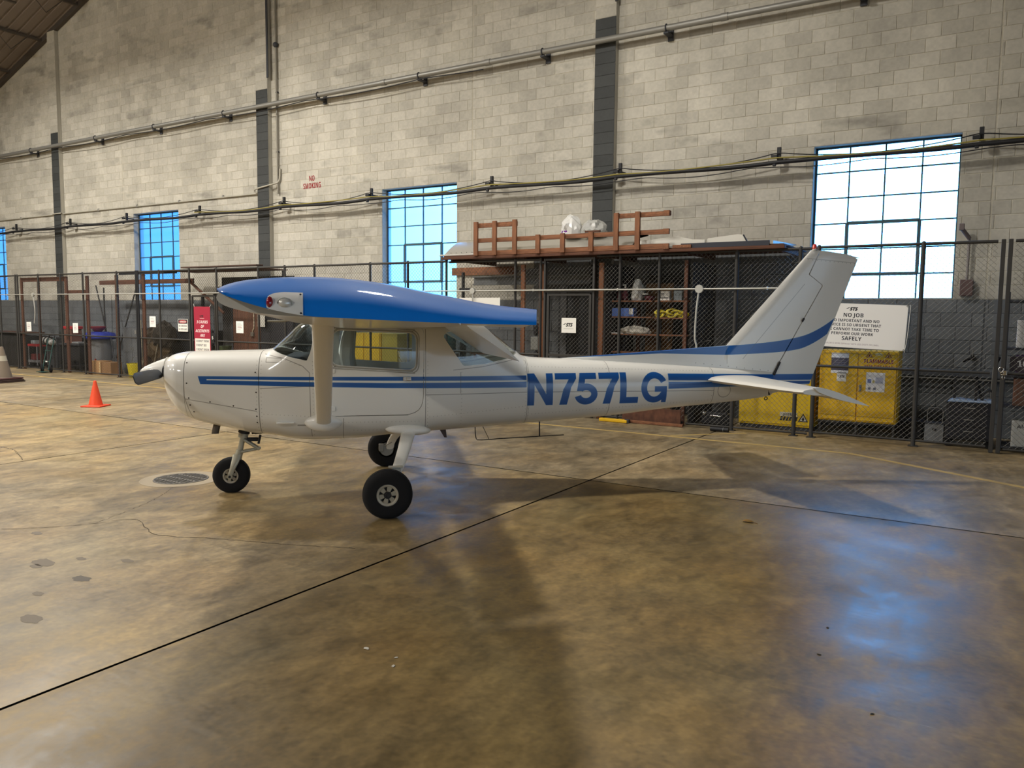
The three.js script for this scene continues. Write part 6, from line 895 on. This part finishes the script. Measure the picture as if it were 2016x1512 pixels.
  single('green_bin', 'olive green bin below the number 5 plate', 'bin', [lathe([[0, 0.004], [0.17, 0.004], [0.21, 0.9], [0.225, 0.92], [0.0, 0.92]], 24)], mat('#4f5b34', 0.6), [-15.85, 0, -12.3]);
  const lr = thing('cage_roof', 'low dark sheet roof over the left cages with a raised lid edge', 'roof', [0, 0, 0]); part(lr, 'sheet', rb(3.4, 0.02, 1.1, -16.2, 2.74, -12.6, 0.004), M.woodDark); part(lr, 'lid_edge', rb(2.7, 0.03, 0.2, -15.6, 2.79, -12.1, 0.005), mat('#4d3a30', 0.8)); part(lr, 'rail', rb(2.4, 0.06, 0.05, -18.6, 2.7, -12.2, 0.005), M.black); part(lr, 'support', rb(0.05, 2.72, 0.05, -14.6, 1.362, -13.1, 0.004), M.darkGrey);
  // seen through the rear window
  const gb = thing('green_bag', 'dark green duffel bag hanging behind the wire seen through the rear side window', 'bag', [-9.15, 1.05, -12.35]); part(gb, 'body', new THREE.CapsuleGeometry(0.13, 0.2, 8, 18).translate(0, 0.1, 0), mat('#1f3a37', 0.7)); part(gb, 'top', new THREE.SphereGeometry(0.08, 12, 8).scale(1, 0.6, 1).translate(0, 0.3, 0), mat('#8d9a98', 0.5)); part(gb, 'stand', rb(0.3, 0.97, 0.25, 0, -0.565, 0, 0.01), M.darkGrey);
  const cs = thing('cable_spool_stand', 'dark shelving stand with a white reel seen through the rear side window', 'stand', [-8.3, 0, -12.5]); part(cs, 'frame', [rb(0.7, 0.04, 0.3, 0, 1.0, 0, 0.004), rb(0.04, 1.0, 0.04, -0.33, 0.502, 0, 0.004), rb(0.04, 1.0, 0.04, 0.33, 0.502, 0, 0.004)], M.woodDark); part(cs, 'reel', new THREE.TorusGeometry(0.07, 0.025, 8, 22).translate(0.15, 1.12, 0.05), M.white);
}
// ------------------------------------------------------------------ traffic cones
{
  const cone = (label, pos, h, c, band, turn) => { const t = thing('traffic_cone', label, 'traffic cone', pos, turn); const r = h * 0.25; part(t, 'base', rb(h * 0.78, h * 0.05, h * 0.78, 0, h * 0.026, 0, h * 0.02), c.base); part(t, 'cone', lathe([[r * 1.15, h * 0.05], [r, h * 0.075], [h * 0.05, h * 0.985], [h * 0.042, h], [h * 0.028, h], [0, h * 0.97]], 32), c.cone); if (band) part(t, 'collar', lathe([[lerp(r, h * 0.05, 0.55) + 0.004, h * 0.56], [lerp(r, h * 0.05, 0.72) + 0.004, h * 0.72]], 32), c.band, 'pale reflective collar'); return t; };
  cone('small bright orange traffic cone on the open floor left of the nose', [-13.94, 0, -8.05], 0.47, { base: mat('#d8431c', 0.55), cone: mat('#e64a1e', 0.5) }, false, 0.5);
  const old = cone('tall faded grey brown traffic cone with a pale collar at the left edge', [-20.35, 0.07, -9.5], 0.78, { base: mat('#4a2c28', 0.8), cone: mat('#75695a', 0.85), band: mat('#a8a291', 0.8) }, true, 0.2);
  part(old, 'under_mat', [rb(0.66, 0.03, 0.66, 0, -0.053, 0, 0.01), rb(0.62, 0.03, 0.6, 0.02, -0.019, 0, 0.01)], mat('#3a2b26', 0.85));
}

{ // alike things share a group
  const groups = { painted_line: 'painted lines on the floor', paint_chip: 'paint chips on the floor', dirt_fleck: 'dirt flecks on the floor', edge_strip: 'steel strips on the pilasters', chain_link_fence: 'chain link fence sections along the cages', cage_door: 'doors of the storage cages', cage_gate: 'gates of the storage cages', timber_post: 'timber posts behind the wire', timber_beam: 'timber beams of the cages', paper_notice: 'paper notices on the fence', number_plate: 'number plates of the cages', divider_panel: 'plywood dividers of the shed', grey_column: 'grey columns in the shed', sheet_metal_skin: 'sheet metal on the shed roof', plastic_bag: 'plastic bags on the shed roof', spray_bottle: 'spray bottles on the top shelf', strap_bundle: 'yellow straps on the middle shelf', carton: 'cartons on the racks', safety_cabinet: 'yellow flammables cabinets', tool_cart: 'tool carts in the cages', leaning_pole: 'poles leaning in the cage', dark_rack_post: 'dark posts in the cage', storage_chest: 'black storage chests', traffic_cone: 'traffic cones' };
  for (const o of scene.children) { const k = o.name.replace(/_[0-9]{3}$/, ''); if (groups[k] && o.userData.category && taken[k] > 0) o.userData.group ??= groups[k]; }
}


renderer.render(scene, camera);
